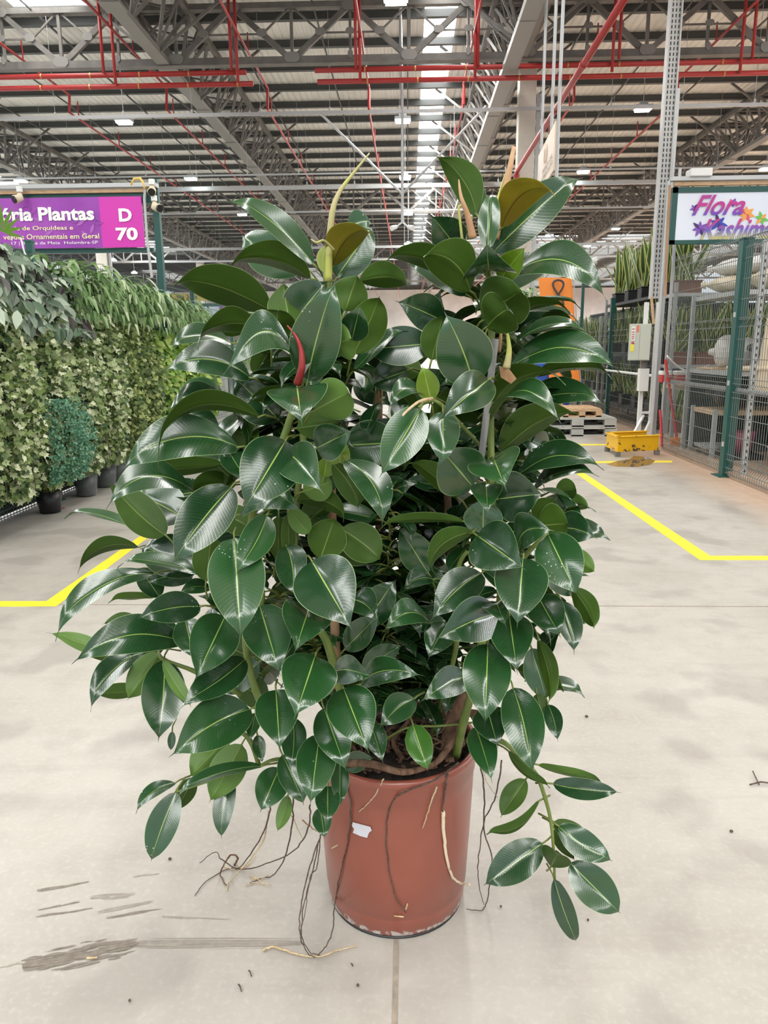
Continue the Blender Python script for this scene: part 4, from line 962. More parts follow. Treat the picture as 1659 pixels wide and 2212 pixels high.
sack('blue plastic bundle on top of the sacks at the right edge',(4.02,8.85,2.36),(5.2,8.65,2.38),.22,M['blue'],5,.5)
# goods on the middle shelf and below
sack('white bulging bag on the wicker mat behind the thick green post',(3.74,9.4,1.31),(4.2,9.3,1.31),.19,M['sackwhite'],6,1.)
bk=noisy('black_film',(.008,.008,.01),(.03,.03,.035),10,.25,bump=1.)
sack('black plastic bundle under the white bag',(3.75,9.4,.82),(4.5,9.3,.84),.19,bk,7,.9)
sack('black bin bag at the right edge under the sacks',(3.9,8.7,1.36),(4.8,8.65,1.38),.24,bk,8,.95)
rack('low wooden bench behind the thick green post',3.66,4.8,9.0,9.7,(.62,),.64)
b=MB(); 
for k in range(16): b.box((3.66+k*.04,9.4,1.115),(.035,.5,.02))
b.box((3.96,9.14,1.11),(.66,.03,.02)); tag(b.build('wicker_mat',M['wood']),'straw mat on the shelf behind the thick green post','mat')
t=thing('chair',PX(1640,800,3.95),'beige plastic chair part at the right photo edge','chair'); pb=PX(1648,855,3.95); b=MB(); b.box((pb.x+.12,pb.y,pb.z+.42),(.4,.05,.85),Matrix.Rotation(.1,3,'Y')); b.build('backrest',M['offwhite'],t,bevel=.02)
b=MB(); b.box((pb.x-.12,pb.y+.1,pb.z+.3),(.45,.3,.05)); b.build('seat',M['offwhite'],t,bevel=.02)
# brooms
for j,(x0,y0,x1,y1,lab) in enumerate(((1437,776,1462,948,'red-handled broom leaning behind the right fence'),(1426,885,1430,965,'short red stick leaning beside the broom'))):
    a=PY(x0,y0,10.2); c=PY(x1,y1,10.1); t=thing('broom',c,lab,'broom','brooms'); b=MB(); b.tube([a,c],.018,8); b.build('handle',M['red'],t)
    if j==0: b=MB(); b.box(c+Vector((0,0,-.03)),(.16,.05,.08)); b.build('broom_head',M['orange'],t)
# wheeled dolly and planters at the lower right
p=PZ(1535,990,0); t=thing('dolly',(p.x,p.y,0),'small grey wheeled dolly on the floor behind the right fence','dolly'); b=MB(); b.box((p.x+.1,p.y,.16),(.5,.4,.04)); b.build('deck',M['housing'],t,bevel=.008)
for dx,dy in ((-.1,-.15),(.3,-.15),(-.1,.15),(.3,.15)):
    b=MB(); b.tube([(p.x+dx-.015,p.y+dy,.05),(p.x+dx+.015,p.y+dy,.05)],.05,14); b.build('wheel',M['black'],t)
for j,(x,y,z,w,h,lab) in enumerate(((4.35,7.9,.24,.9,.14,'grey trough on the low trolley at the right edge'),(4.6,8.3,.55,.9,.16,'upper stacked grey tray at the right edge'),(4.6,8.35,.39,.9,.14,'lower stacked grey tray at the right edge'))):
    b=MB(); b.box((x,y,z),(w,.4,h)); b.box((x,y,z+h/2),(w+.04,.44,.02)); tag(b.build('planter_tray',M['palletgray'],bevel=.01),lab,'tray','grey trays at the right edge')
t=thing('trolley',(4.4,7.9,0),'low wire trolley under the grey trough at the right edge','trolley'); b=MB()
for x in (3.95,4.85):
    for y in (7.72,8.1): b.box((x,y,.085),(.03,.03,.17))
b.build('leg',M['black'],t); b=MB()
b.box((4.4,7.7,.1),(.9,.006,.14)); b.build('side_panel',M['wirelight'],t)
p=PY(1600,940,9.0); b=MB(); b.lathe([(.001,0),(.12,0),(.17,.26),(.15,.26),(.001,.24)],(p.x,9.0,.12),20); tag(b.build('flower_pot',mat('plum_pot',(.22,.04,.08),.5),smooth=True),'plum coloured pot behind the thick green post','pot')
b=MB(); b.box((p.x,9.0,.06),(.4,.4,.12)); tag(b.build('crate',M['black']),'black crate under the plum coloured pot','crate')
a=PY(1440,768,10.2); c=PY(1532,789,10.0); b=MB(); b.tube([a.lerp(c,u)+Vector((0,0,-.14*math.sin(math.pi*u))) for u in [i/10 for i in range(11)]],.012,6); tag(b.build('rope',M['sackwhite'],smooth=True),'pale rope sagging between the rack and the right fence','rope')
dk=noisy('shade_panel_dark',(.02,.028,.03),(.05,.06,.06),3,.8,stretch=(1,1,6))  # dark panels added so the open stall interiors read as shaded
for x0,y0,x1,y1,z1,lab in ((3.95,12.36,6.6,12.42,2.0,'dark panel added for shade behind the snake plants right of the electrical box'),(4.88,12.5,4.94,20.6,2.15,'dark panel added for shade along the far racks on the right'),(6.2,6.5,6.28,11.5,2.5,'dark panel added for shade at the back of the right stall'),(3.7,9.95,6.2,10.0,1.05,'low dark panel added for shade behind the black bundles')):
    b=MB(); b.box2((x0,y0,0),(x1,y1,z1)); b.box2((x0-.02,y0-.02,z1),(x1+.02,y1+.02,z1+.04)); tag(b.build('stall_shade_panel',dk),lab,'partition')
# ------------------------------------------------------------------ the potted rubber plant
PCX,PCY=-.033,1.70
plant=thing('potted_rubber_plant',(PCX,PCY,0),'large bushy rubber plant with dark glossy leaves in a terracotta-coloured plastic pot','potted plant')
b=MB()
prof=[(.001,.004),(.168,.004),(.1765,.012),(.180,.055),(.1805,.059),(.1820,.061),(.190,.20),(.197,.35),(.198,.378),(.201,.383),(.202,.418),(.206,.424),(.209,.432),(.207,.441),(.199,.444),(.192,.440),(.190,.42),(.188,.38)]
b.lathe(prof,(0,0,0),96); po=b.build('pot',M['pot'],smooth=True); po.location=(PCX,PCY,0); po.parent=plant; po.matrix_parent_inverse=Matrix.Translation(-plant.location)
b=MB(); b.lathe([(.1735,.001),(.1735,.005),(.16,.005)],(PCX,PCY,0),64); b.build('foot_ring',M['black'],plant,smooth=True)
# torn white sticker wrapped on the pot face
b=MB(); outl=[(762,1776),(800,1786),(803,1794),(797,1799),(793,1810),(778,1806),(762,1799),(765,1791),(760,1784)]
sp_=[]
for px,py in outl:
    d=ray(px,py); 
    # hit the pot wall
    A_=d.x**2+d.y**2; B_=2*(d.x*(CAM.x-PCX)+d.y*(CAM.y-PCY)); C_=(CAM.x-PCX)**2+(CAM.y-PCY)**2-.1985**2
    s_=(-B_-math.sqrt(B_*B_-4*A_*C_))/(2*A_); sp_.append(CAM+d*s_)
b.poly(sp_[::-1]); b.build('sticker',M['label_white'],po)
def on_pot(px,py,extra=.004):
    d=ray(px,py); best=None
    for it in range(4):
        z=.3 if best is None else best.z; r=.1795+.0185*min(1,max(0,z/.36))+extra+(.010 if z>.41 else 0)
        A_=d.x**2+d.y**2; B_=2*(d.x*(CAM.x-PCX)+d.y*(CAM.y-PCY)); C_=(CAM.x-PCX)**2+(CAM.y-PCY)**2-r*r; D_=B_*B_-4*A_*C_
        if D_<0: return PY(px,py,PCY)
        best=CAM+d*((-B_-math.sqrt(D_))/(2*A_))
    return best
# soil with lumps
b=MB(); N=34; r=random.Random(3); g={}
for i in range(N):
    for k in range(48):
        rr=.19*(i/(N-1)); a=2*math.pi*k/48; x=PCX+rr*math.cos(a); y=PCY+rr*math.sin(a)
        g[i,k]=(x,y,.41+.02*noise.noise(Vector((x*22,y*22,0)))+.012*noise.noise(Vector((x*70,y*70,1)))+.02*(1-(rr/.19)**2))
for i in range(N-1):
    for k in range(48): b.quad(g[i,k],g[i+1,k],g[i+1,(k+1)%48],g[i,(k+1)%48])
b.build('soil',M['soil'],plant,smooth=True)
b=MB()
for i in range(90):
    a=r.uniform(0,6.28); rr=.18*math.sqrt(r.random()); p=Vector((PCX+rr*math.cos(a),PCY+rr*math.sin(a),.45)); an=r.uniform(0,6.28); b.box(p,(.02*r.uniform(.4,1),.008,.004),Matrix.Rotation(an,3,'Z')@Matrix.Rotation(r.uniform(-.4,.4),3,'X'))
o=b.build('bark_chips',M['bark'],plant); o['kind']='stuff'

# ---- leaves. one row per leaf: base px, base depth(cm), tip px, tip depth(cm), width px, roll deg, bend, curve, kind
# roll: 0 upper face to the camera, 90 seen edge-on with the upper face up, 180 underside to the camera
LEAVES='''
678 572 165 497 421 158 74 46 .05 .02 g
662 582 175 517 500 178 88 12 .03 -.08 g
765 800 162 868 706 156 56 55 .03 .0 g
932 742 160 788 756 160 78 8 .03 .0 d
880 800 168 800 830 166 70 10 .0 .0 d
900 850 170 850 920 166 60 20 .0 .0 d
672 602 165 490 566 160 84 128 .05 .10 g
583 668 165 372 599 155 104 140 .06 .02 g
718 575 162 803 490 152 74 150 .04 .10 b
727 600 165 806 486 166 80 10 .02 .0 g
751 493 172 803 479 172 48 20 .02 .10 g
700 590 164 703 530 170 34 150 .0 .0 y
776 607 160 888 611 155 62 150 .08 .05 g
745 672 150 772 592 150 76 175 .0 .0 g
763 765 152 822 634 148 80 178 .02 -.02 g
760 735 145 777 664 140 60 5 .0 .0 g
712 748 143 764 728 139 82 176 .0 .0 l
665 822 146 722 612 138 104 5 .04 .02 g
628 705 162 706 606 160 98 15 .03 .0 g
625 695 158 611 612 162 76 168 .03 .0 g
588 740 148 603 661 143 84 172 .0 .0 g
642 781 146 497 800 132 84 18 .08 .33 g
540 816 160 357 795 150 80 30 .05 .13 g
500 742 170 366 746 162 60 48 .03 .12 g
565 715 160 418 740 150 74 128 .05 .14 g
598 698 170 494 688 170 58 20 .03 .15 g
642 838 144 650 900 130 122 0 .08 .0 g
680 886 142 762 842 136 92 178 .02 .0 l
600 905 165 505 815 162 104 12 .04 .0 g
497 878 162 363 882 155 58 42 .05 .18 g
490 868 170 378 850 165 58 48 .03 .14 g
470 940 172 375 880 172 66 20 .03 .0 d
1029 462 170 946 336 172 68 158 .03 .10 g
1065 545 165 1254 374 160 92 22 .05 .0 g
1084 492 158 1203 406 146 74 150 .05 .16 b
989 538 168 934 467 160 76 4 .04 .0 g
1054 541 150 1063 408 156 46 12 .02 .0 g
1066 540 168 1072 432 172 52 8 .02 .0 g
1055 575 158 1052 538 138 112 0 .10 .0 g
1020 470 172 1040 400 176 42 30 .0 .0 g
985 602 160 826 554 152 66 138 .05 .08 g
1008 636 166 876 560 164 64 30 .03 .05 d
1016 628 150 909 545 142 96 168 .03 .15 g
1080 603 158 1133 535 152 52 8 .02 .0 y
1103 596 158 1307 634 146 84 34 .04 .20 g
1060 632 172 1218 562 172 80 38 .03 .05 g
1052 706 146 1107 664 138 96 176 .03 .05 g
1045 690 150 1134 622 142 118 172 .02 .02 g
1022 829 146 963 680 140 114 2 .04 .03 g
932 778 158 958 676 156 64 165 .02 .0 g
954 692 165 862 651 158 74 10 .05 .0 d
1092 690 164 1233 660 156 46 122 .04 .08 g
1102 754 158 1263 703 148 52 64 .04 .10 g
1102 792 156 1333 787 144 88 38 .05 .12 g
1160 812 165 1323 802 160 72 118 .04 .06 g
1200 735 175 1274 727 172 38 60 .02 .06 g
1064 878 154 1219 811 144 88 118 .05 .15 g
1110 892 168 1305 862 160 88 50 .04 .10 g
1061 905 152 1208 900 138 80 62 .08 .22 g
1080 975 160 1240 880 158 100 130 .04 .04 g
1056 820 144 957 899 130 82 6 .05 .0 g
931 866 146 913 791 144 48 10 .0 .0 y
930 862 148 839 880 144 56 50 .05 .28 g
1060 700 150 1100 640 152 40 150 .0 .0 g
908 883 140 824 1024 131 86 0 .05 .0 g
957 890 142 957 999 134 68 0 .05 .0 g
515 966 150 262 1008 138 98 24 .05 .14 g
480 1002 165 274 1010 155 54 140 .03 -.05 g
561 900 152 324 985 135 74 118 .05 .20 g
420 1062 160 232 1085 148 86 40 .05 .20 g
358 1156 165 240 1043 170 78 160 .03 -.05 g
400 1120 172 290 1060 175 92 12 .03 .0 d
280 1136 180 140 1103 182 46 66 .02 .03 g
500 1052 148 375 1212 134 100 4 .05 .02 g
617 952 142 530 1096 128 120 0 .06 .0 g
300 1182 172 165 1229 166 42 140 .03 .18 g
428 1240 158 256 1208 156 60 60 .02 .04 g
432 1232 168 300 1178 170 96 20 .03 .0 d
334 1240 160 114 1365 142 68 42 .06 .10 g
345 1290 176 298 1222 178 52 20 .0 .0 g
332 1290 180 236 1292 180 34 120 .0 .0 g
433 1310 150 300 1333 140 66 12 .04 .04 g
394 1386 152 160 1425 138 84 18 .05 .12 g
352 1402 165 182 1410 158 52 150 .02 -.06 g
232 1408 172 115 1367 180 34 168 .0 .0 l
305 1348 178 223 1347 178 32 165 .0 .1 g
386 1372 168 303 1345 168 52 40 .0 .0 g
506 1162 140 520 1376 126 116 0 .05 .0 g
445 1256 158 457 1150 158 64 176 .0 .0 g
577 1112 143 511 1232 132 66 8 .03 -.05 g
470 1100 160 560 1150 156 62 176 .0 .0 g
602 1115 156 601 1216 156 44 178 .0 .0 g
622 1110 150 625 1215 150 30 175 .0 .0 g
521 1112 152 645 1103 142 88 22 .05 .24 g
624 1102 150 672 1156 146 42 176 .0 .0 l
618 1178 150 633 1283 138 68 18 .04 -.06 g
455 1270 165 388 1281 160 34 20 .03 .1 g
561 1308 146 602 1447 132 98 0 .05 .0 g
400 1335 155 418 1420 146 60 8 .03 .0 g
487 1330 146 424 1462 130 98 0 .05 .0 g
668 1312 142 640 1398 124 104 0 .08 .0 g
674 1212 138 755 1351 122 128 0 .06 .0 g
748 1298 150 813 1336 140 66 20 .04 .1 g
788 1348 158 854 1253 156 70 5 .03 .0 g
745 1402 156 816 1330 152 56 8 .0 .0 g
640 925 150 745 910 145 64 176 .0 .0 g
684 968 146 757 932 140 78 4 .04 .0 g
616 978 143 687 1054 128 88 0 .06 .04 g
734 1012 148 736 944 146 42 10 .0 .0 y
700 1030 150 708 985 148 36 10 .0 .0 y
655 1062 152 722 1038 150 62 178 .0 .0 l
718 1000 148 780 1100 142 60 162 .03 .05 g
747 994 145 830 1127 136 78 30 .05 .10 g
745 962 168 872 955 165 96 4 .0 .0 d
640 1080 155 753 1122 148 50 150 .04 .12 g
692 1208 148 724 1115 148 80 180 .0 .0 g
735 1142 150 826 1212 146 78 178 .03 .04 g
722 1185 155 815 1202 152 56 178 .0 .0 g
655 1135 156 705 1092 154 62 178 .0 .0 g
1020 1050 150 952 970 146 112 4 .03 .0 g
990 1075 158 884 992 156 54 150 .03 .03 g
1066 990 146 1088 1044 130 112 0 .06 .0 g
1050 1045 146 1053 1099 132 66 0 .06 .0 g
1075 1078 152 1170 1067 146 106 5 .04 .0 g
1043 1152 150 1045 1075 150 80 2 .0 .0 g
1030 1156 143 1124 1223 130 108 0 .05 .0 g
1118 1027 160 1296 1000 150 80 44 .04 .12 g
1150 1064 158 1284 1016 150 72 58 .04 .10 g
1200 1060 172 1249 1056 168 46 165 .02 .0 l
1140 985 172 1216 974 168 40 160 .02 .06 l
1160 1136 152 1232 1130 148 86 178 .0 .0 g
1160 1130 153 1200 1075 152 60 178 .0 .0 g
1192 1112 168 1204 1065 166 50 10 .0 .0 g
1193 1147 160 1285 1161 152 70 12 .05 .10 g
1208 1086 172 1276 1096 168 36 158 .02 .08 l
1118 1182 146 1190 1146 140 78 24 .06 .20 g
1184 1154 144 1246 1283 133 94 0 .05 .0 g
1130 1206 140 1118 1343 126 108 0 .05 .0 g
1238 1270 160 1289 1360 152 50 160 .02 .03 g
1076 1326 142 952 1377 128 92 0 .05 .03 g
1040 1238 150 936 1332 138 78 8 .04 .04 g
1160 1285 150 1208 1370 140 74 4 .04 .0 g
1212 1298 156 1243 1406 146 56 18 .04 .0 g
1170 1215 162 1242 1290 160 64 26 .02 .0 g
1100 1330 142 1116 1443 128 88 0 .05 .0 g
1075 1308 145 1088 1341 130 62 0 .10 .0 g
968 1348 150 927 1418 140 64 8 .04 .02 g
925 1238 158 863 1140 156 68 8 .0 .0 d
1022 1148 148 922 1240 134 52 140 .05 .10 g
930 1346 148 834 1358 138 64 32 .06 .16 g
936 1252 158 874 1272 152 44 30 .03 .12 d
960 1052 172 876 1036 168 34 20 .0 .0 d
1002 1126 150 814 1130 145 28 140 .02 .03 g
314 1408 162 192 1527 148 58 30 .05 .10 g
305 1492 172 204 1498 168 38 150 .0 .0 g
346 1410 158 274 1512 152 64 176 .03 .0 l
355 1426 152 342 1598 140 86 0 .05 -.02 g
530 1424 148 394 1519 132 72 18 .05 -.04 g
352 1425 150 420 1528 144 30 160 .0 -.04 l
541 1532 144 374 1630 128 102 2 .05 .06 g
596 1490 140 604 1613 127 90 0 .05 .0 g
490 1595 156 409 1679 150 74 180 .02 .0 l
522 1608 152 453 1732 146 74 180 .02 .0 l
500 1676 152 477 1813 144 44 8 .02 .04 g
566 1655 148 374 1714 140 44 52 .03 .04 g
379 1691 152 292 1749 144 38 40 .04 .08 g
381 1711 150 324 1865 142 62 4 .03 .02 g
420 1680 160 378 1752 156 40 170 .0 .0 g
604 1658 146 563 1752 138 66 0 .03 .0 g
622 1718 152 598 1797 148 30 175 .0 -.04 l
681 1416 137 640 1540 122 114 0 .06 .0 g
742 1486 137 793 1617 122 100 0 .06 .0 g
722 1450 143 797 1461 132 60 6 .05 .04 g
780 1478 144 903 1458 134 58 14 .06 .10 g
785 1447 152 866 1393 148 52 10 .0 .0 g
1010 1462 144 918 1510 131 62 4 .06 .04 g
1054 1390 138 1048 1559 124 98 0 .06 .0 g
895 1509 146 824 1568 138 58 4 .04 .06 g
892 1565 150 924 1664 143 54 0 .03 .0 y2
800 1560 146 826 1642 136 46 2 .03 .0 g
700 1530 140 746 1659 128 74 0 .05 .0 g
632 1550 144 628 1657 134 52 4 .03 -.04 g
690 1588 138 671 1733 126 82 0 .05 .0 g
745 1652 156 806 1637 152 42 6 .02 .0 g
735 1640 144 734 1742 136 38 0 .02 .0 g
708 1698 140 708 1775 132 52 0 .03 .0 g
692 1745 144 701 1809 138 40 0 .02 .0 g
610 1630 144 658 1738 138 56 10 .02 .0 g
552 1540 148 540 1597 140 30 6 .03 .0 g
556 1588 150 566 1646 144 28 6 .0 .0 g
372 1580 160 369 1622 158 16 0 .0 .0 g
1108 1486 142 1149 1666 128 84 0 .05 .03 g
1052 1528 144 1074 1608 134 74 0 .04 .0 g
1028 1570 145 1062 1682 132 58 6 .04 .0 g
1184 1522 158 1204 1598 150 36 0 .03 .04 g
1160 1498 160 1176 1564 156 36 178 .0 .0 g
1163 1382 158 1192 1520 150 42 150 .03 .04 g
1148 1400 164 1182 1516 160 62 12 .0 .0 d
1230 1330 166 1273 1344 162 32 20 .0 .0 g
1222 1190 168 1288 1236 164 44 170 .0 .0 l
560 1430 160 480 1500 158 60 20 .0 .0 g
1098 1622 150 1193 1693 146 30 132 .04 -.16 g
1163 1652 152 1310 1684 148 40 118 .03 -.06 l
1194 1693 150 1339 1709 144 44 10 .03 -.04 g
1136 1683 150 1079 1764 146 48 165 .0 .0 g
1164 1730 150 1041 1790 144 34 130 .02 -.20 g
1206 1784 150 1325 1859 144 58 8 .03 -.05 g
1196 1775 153 1292 1838 150 46 176 .0 .0 g
1198 1790 152 1240 1856 152 34 178 .0 .0 g
1172 1822 150 1045 1912 144 74 2 .03 .0 g
1231 1864 148 1344 1977 142 78 0 .02 .0 g
1197 1898 148 1250 2043 144 44 6 .03 -.03 g
1190 1872 147 1207 1838 140 66 178 .0 .0 g
'''
def cam_frame(mid,a):
    C=(CAM-mid).normalized(); Cp=(C-a*C.dot(a)); Cp=Cp.normalized() if Cp.length>1e-4 else a.orthogonal().normalized()
    B=a.cross(Cp); B.normalize()
    if abs(B.z)>.22:
        if B.z<0: B=-B
    elif B.x>0: B=-B
    return Cp,B
def leaf_geo(b,tv,base,tip,W,n_fn,bend,cv,tint,fold=.22,mi=(0,1),rows=16,cols=8,wave=0.,curl=.0,notch=0):
    a=(tip-base); L=a.length; a.normalize(); Cp,B=n_fn; nrm,Bc=Cp,B
    side=a.cross(nrm).normalized()
    g=[]; gb=[]
    for i in range(rows+1):
        t_=i/rows; t_=t_**1.0
        u=min(1,t_/.93)
        w=(max(0,math.sin(math.pi*min(1,u**.95))))**.58
        if t_>.86: w=max(w*(1 if t_<.93 else 0), .055*(1-t_)/.14+.004)
        if t_<.03: w=max(w,.02)
        arch=4*t_*(1-t_)
        tipdrop=max(0,t_-.80)/.20
        c=base+a*(L*t_)+nrm*(bend*L*arch-curl*L*tipdrop**2*.12)+Bc*(cv*L*arch)
        rt=[];rb=[]
        for j in range(cols+1):
            v=-1+2*j/cols
            s=abs(v)
            off=side*(v*w*W/2*math.cos(fold*.9))+nrm*(W/2*w*(math.sin(fold)*s*(1.1-.25*s)) + wave*W*.05*math.sin(t_*9+v*2.3))
            dn=nrm*(.0011+(.0012 if s<.15 else 0))
            rt.append((c+off)); rb.append(c+off-dn*(1 if s<.99 else .25))
        g.append(rt); gb.append(rb)
    for i in range(rows):
        for j in range(cols):
            u0,u1=j/cols,(j+1)/cols; v0,v1=i/rows,(i+1)/rows
            b.quad(g[i][j],g[i+1][j],g[i+1][j+1],g[i][j+1],mi[0],[(u0,v0),(u0,v1),(u1,v1),(u1,v0)])
    for i in range(rows):
        for j in range(cols):
            u0,u1=j/cols,(j+1)/cols; v0,v1=i/rows,(i+1)/rows
            b.quad(gb[i][j],gb[i][j+1],gb[i+1][j+1],gb[i+1][j],mi[1],[(u0,v0),(u1,v0),(u1,v1),(u0,v1)])
    tv.extend([tint]*(len(b.v)-len(tv)))
KIND={'g':('leaf_top','leaf_under'),'d':('leaf_top','leaf_under'),'b':('young_top','bronze_under'),'y':('young_top','young_under'),'y2':('young2_top','leaf_under'),'l':('leaf_top','light_under')}
M['young2_top']=leaf_mat('fresh_leaf_upper',(.035,.13,.012),(.05,.16,.015),(.5,.6,.12),(.4,.5,.2),.28,.4,vein=.3,transl=.1,spots=.9)
def smooth_weld(o):
    import bmesh
    bm=bmesh.new(); bm.from_mesh(o.data); bmesh.ops.remove_doubles(bm,verts=bm.verts,dist=.00002); bm.to_mesh(o.data); bm.free()
rl=random.Random(21); rows=[]
for ln in LEAVES.strip().splitlines():
    q_=ln.split(); k=q_[-1]; f=[float(x) for x in q_[:-1]]
    base=PY(f[0],f[1],f[2]/100); tip=PY(f[3],f[4],f[5]/100); rows.append((base,tip,f,k,(f[6])*math.hypot(f[3]-f[0],f[4]-f[1])))
order=sorted(range(len(rows)),key=lambda i:-rows[i][4]); big=set(order[:98])
LBL={'b':'bronze-green young leaf','y':'bright lime young leaf','y2':'fresh bright green leaf'}
def petiole(b,base,tip,m=2):
    d=(base-tip).normalized(); back=base+d*.035+Vector((0,.02,-.015)); b.tube([base+(tip-base)*.02,base+d*.012,back],[.0022,.002,.0025],6,m)
mats_cache={}
def matlist(k): a,c=KIND[k]; return [M[a],M[c],M['petiole']]
rest={}
for i,(base,tip,f,k,_) in enumerate(rows):
    mid=(base+tip)/2; a=(tip-base).normalized(); Cp,B=cam_frame(mid,a); r_=math.radians(f[7])
    nrm=(Cp*math.cos(r_)+B*math.sin(r_)).normalized(); W=f[6]*mpp(mid)*1.10
    tint=min(1,max(0,rl.gauss(.4,.3))); fold=.20+.16*rl.random(); wave=rl.uniform(-.6,.6)
    if i in big:
        b=MB(); tv=[]; leaf_geo(b,tv,base,tip,W,(nrm,B),f[8],f[9],tint,fold,wave=wave,curl=1.,rows=22,cols=10); petiole(b,base,tip); tv+= [tint]*(len(b.v)-len(tv))
        o=b.build('leaf',matlist(k),plant,smooth=True); set_tint(o,tv); smooth_weld(o)
        if k in LBL: o['label']=LBL[k]
    else:
        b,tv=rest.setdefault(k,(MB(),[])); leaf_geo(b,tv,base,tip,W,(nrm,B),f[8],f[9],tint,fold,wave=wave,curl=1.,rows=18); petiole(b,base,tip); tv+= [tint]*(len(b.v)-len(tv))
# ---- inner leaves that fill the crown around the stems
axes=[([(-.05,1.70,.5),(-.12,1.68,.8),(-.24,1.66,1.1),(-.22,1.66,1.35),(-.17,1.68,1.46)],110,.165),
      ([(.0,1.72,.5),(.14,1.70,.85),(.19,1.68,1.15),(.22,1.66,1.4),(.21,1.66,1.50)],110,.165),
      ([(-.05,1.8,.5),(-.05,1.80,.75),(-.05,1.82,1.0),(-.04,1.82,1.24)],150,.17),
      ([(-.1,1.68,.55),(-.20,1.64,.68),(-.30,1.62,.84),(-.34,1.62,1.05)],80,.15),
      ([(.04,1.70,.55),(.20,1.68,.70),(.25,1.68,.9),(.28,1.68,1.15)],70,.14),
      ([(-.05,1.66,.60),(-.05,1.64,.8),(-.04,1.64,1.1)],90,.13)]
b,tv=rest.setdefault('g',(MB(),[]))
for ax,n,L0 in axes:
    ax=[Vector(p) for p in ax]
    for i in range(n):
        u=rl.random()**.8*(len(ax)-1); j=min(int(u),len(ax)-2); p=ax[j].lerp(ax[j+1],u-j)
        az=rl.uniform(-.35,math.pi+.35) if rl.random()<.75 else rl.uniform(math.pi,2*math.pi)
        front=math.sin(az)<-.1
        d=Vector((math.cos(az),math.sin(az),rl.uniform(-.55,.55))).normalized(); L=L0*rl.uniform(.7,1.1)*(.75 if front else 1)
        st=p+d*.03; tp=st+d*L; tp.z-=.02
        if p.z<.62: tp.z=max(tp.z,.50)
        up=Vector((rl.gauss(0,.3),rl.gauss(0,.3),1)); aa=(tp-st).normalized(); nn=(up-aa*up.dot(aa)).normalized()
        leaf_geo(b,tv,st,tp,L*.48,(nn,nn),.04,.0,min(1,max(0,rl.gauss(.3,.25))),.28,rows=12,cols=6,wave=rl.uniform(-.6,.6),curl=1.); petiole(b,st,tp); tv+= [.3]*(len(b.v)-len(tv))
# shaded inner leaves between the two crowns
rg=random.Random(77); b,tv=rest['g']
for gy in range(720,1490,52):
    for gx in range(430,1230,58):
        x=gx+rg.uniform(-28,28); y=gy+rg.uniform(-26,26)
        if 790<x<915 and y<770: continue
        if y<900 and (x<500 or x>1180): continue
        if y>1250 and (x<430 or x>1190): continue
        if 780<x<1040 and y>1420: continue
        dpt=rg.uniform(1.64,1.86); base=PY(x,y,dpt+.04); an=rg.uniform(0,2*math.pi); L=rg.uniform(75,125)
        tip=PY(x+L*math.cos(an),y+L*.8*math.sin(an)+15,dpt-.03); a=(tip-base).normalized(); Cp,B=cam_frame((tip+base)/2,a); r_=math.radians(rg.choice((0,20,35,60,150,175))+rg.uniform(-12,12))
        nrm=(Cp*math.cos(r_)+B*math.sin(r_)).normalized(); W=(tip-base).length*rg.uniform(.5,.6)
        leaf_geo(b,tv,base,tip,W,(nrm,B),.05,rg.uniform(-.04,.06),min(1,max(0,rg.gauss(.3,.25))),.28,wave=rg.uniform(-.6,.6),curl=1.,rows=12,cols=6); petiole(b,base,tip); tv+= [.3]*(len(b.v)-len(tv))
# one object for everything past the hundred largest
bb=MB(); tvs=[]; ml=[]
for k,(b,tv) in rest.items():
    off=len(bb.v); mo=len(ml); ml+=matlist(k); bb.v+=b.v; bb.f+= [tuple(x+off for x in f) for f in b.f]; bb.m+= [x+mo for x in b.m]; bb.uv+=b.uv; tvs+=tv
o=bb.build('foliage',ml,plant,smooth=True); set_tint(o,tvs); smooth_weld(o); o['kind']='stuff'
o['label']='mass of smaller and inner leaves'

# ---- stems, canes, stakes
def stem(name,pts,r,m,label=None,n=10):
    b=MB(); P=[PY(x,y,d/100) for x,y,d in pts]; Q=[]
    for i in range(len(P)-1):
        p0=P[max(i-1,0)];p1=P[i];p2=P[i+1];p3=P[min(i+2,len(P)-1)]
        for s in range(5):
            u=s/5; Q.append(.5*((2*p1)+(p2-p0)*u+(2*p0-5*p1+4*p2-p3)*u*u+(3*p1-p0-3*p2+p3)*u**3))
    Q.append(P[-1]); rs=[(r[0]+(r[1]-r[0])*i/(len(Q)-1))*((.80+(.10 if i%5==0 else 0)) if m=='stem' else 1) for i in range(len(Q))]
    b.tube(Q,rs,n); o=b.build(name,M[m],plant,smooth=True)
    if label: o['label']=label
    return o
stem('stem',[(770,1650,172),(716,1416,152),(680,1343,152),(640,1240,158),(640,1100,158),(655,950,160),(648,840,160),(700,700,162),(712,590,164)],(.012,.007),'stem')
stem('stem',[(720,1630,168),(600,1570,152),(553,1492,150),(531,1376,152),(565,1290,154),(541,1135,154),(600,980,150),(635,880,150)],(.010,.009),'stem')
stem('stem',[(985,1632,160),(1004,1549,152),(1018,1499,150),(1041,1386,150),(1082,1290,152),(1062,1100,152),(1061,1000,152),(1060,870,154),(1062,720,156),(1056,600,158),(1056,540,158)],(.012,.007),'stem')
stem('stem',[(930,1600,170),(985,1400,160),(989,1236,156),(1010,1190,156)],(.008,.006),'stem')
stem('stem',[(1040,1386,150),(1090,1280,150),(1130,1206,148),(1184,1152,148)],(.008,.006),'stem')
stem('stem',[(560,1655,150),(540,1600,148),(510,1575,148),(470,1560,150)],(.007,.006),'stem')
stem('stem',[(700,1640,165),(600,1640,150),(560,1655,149),(520,1665,150),(378,1712,150)],(.006,.003),'stem')
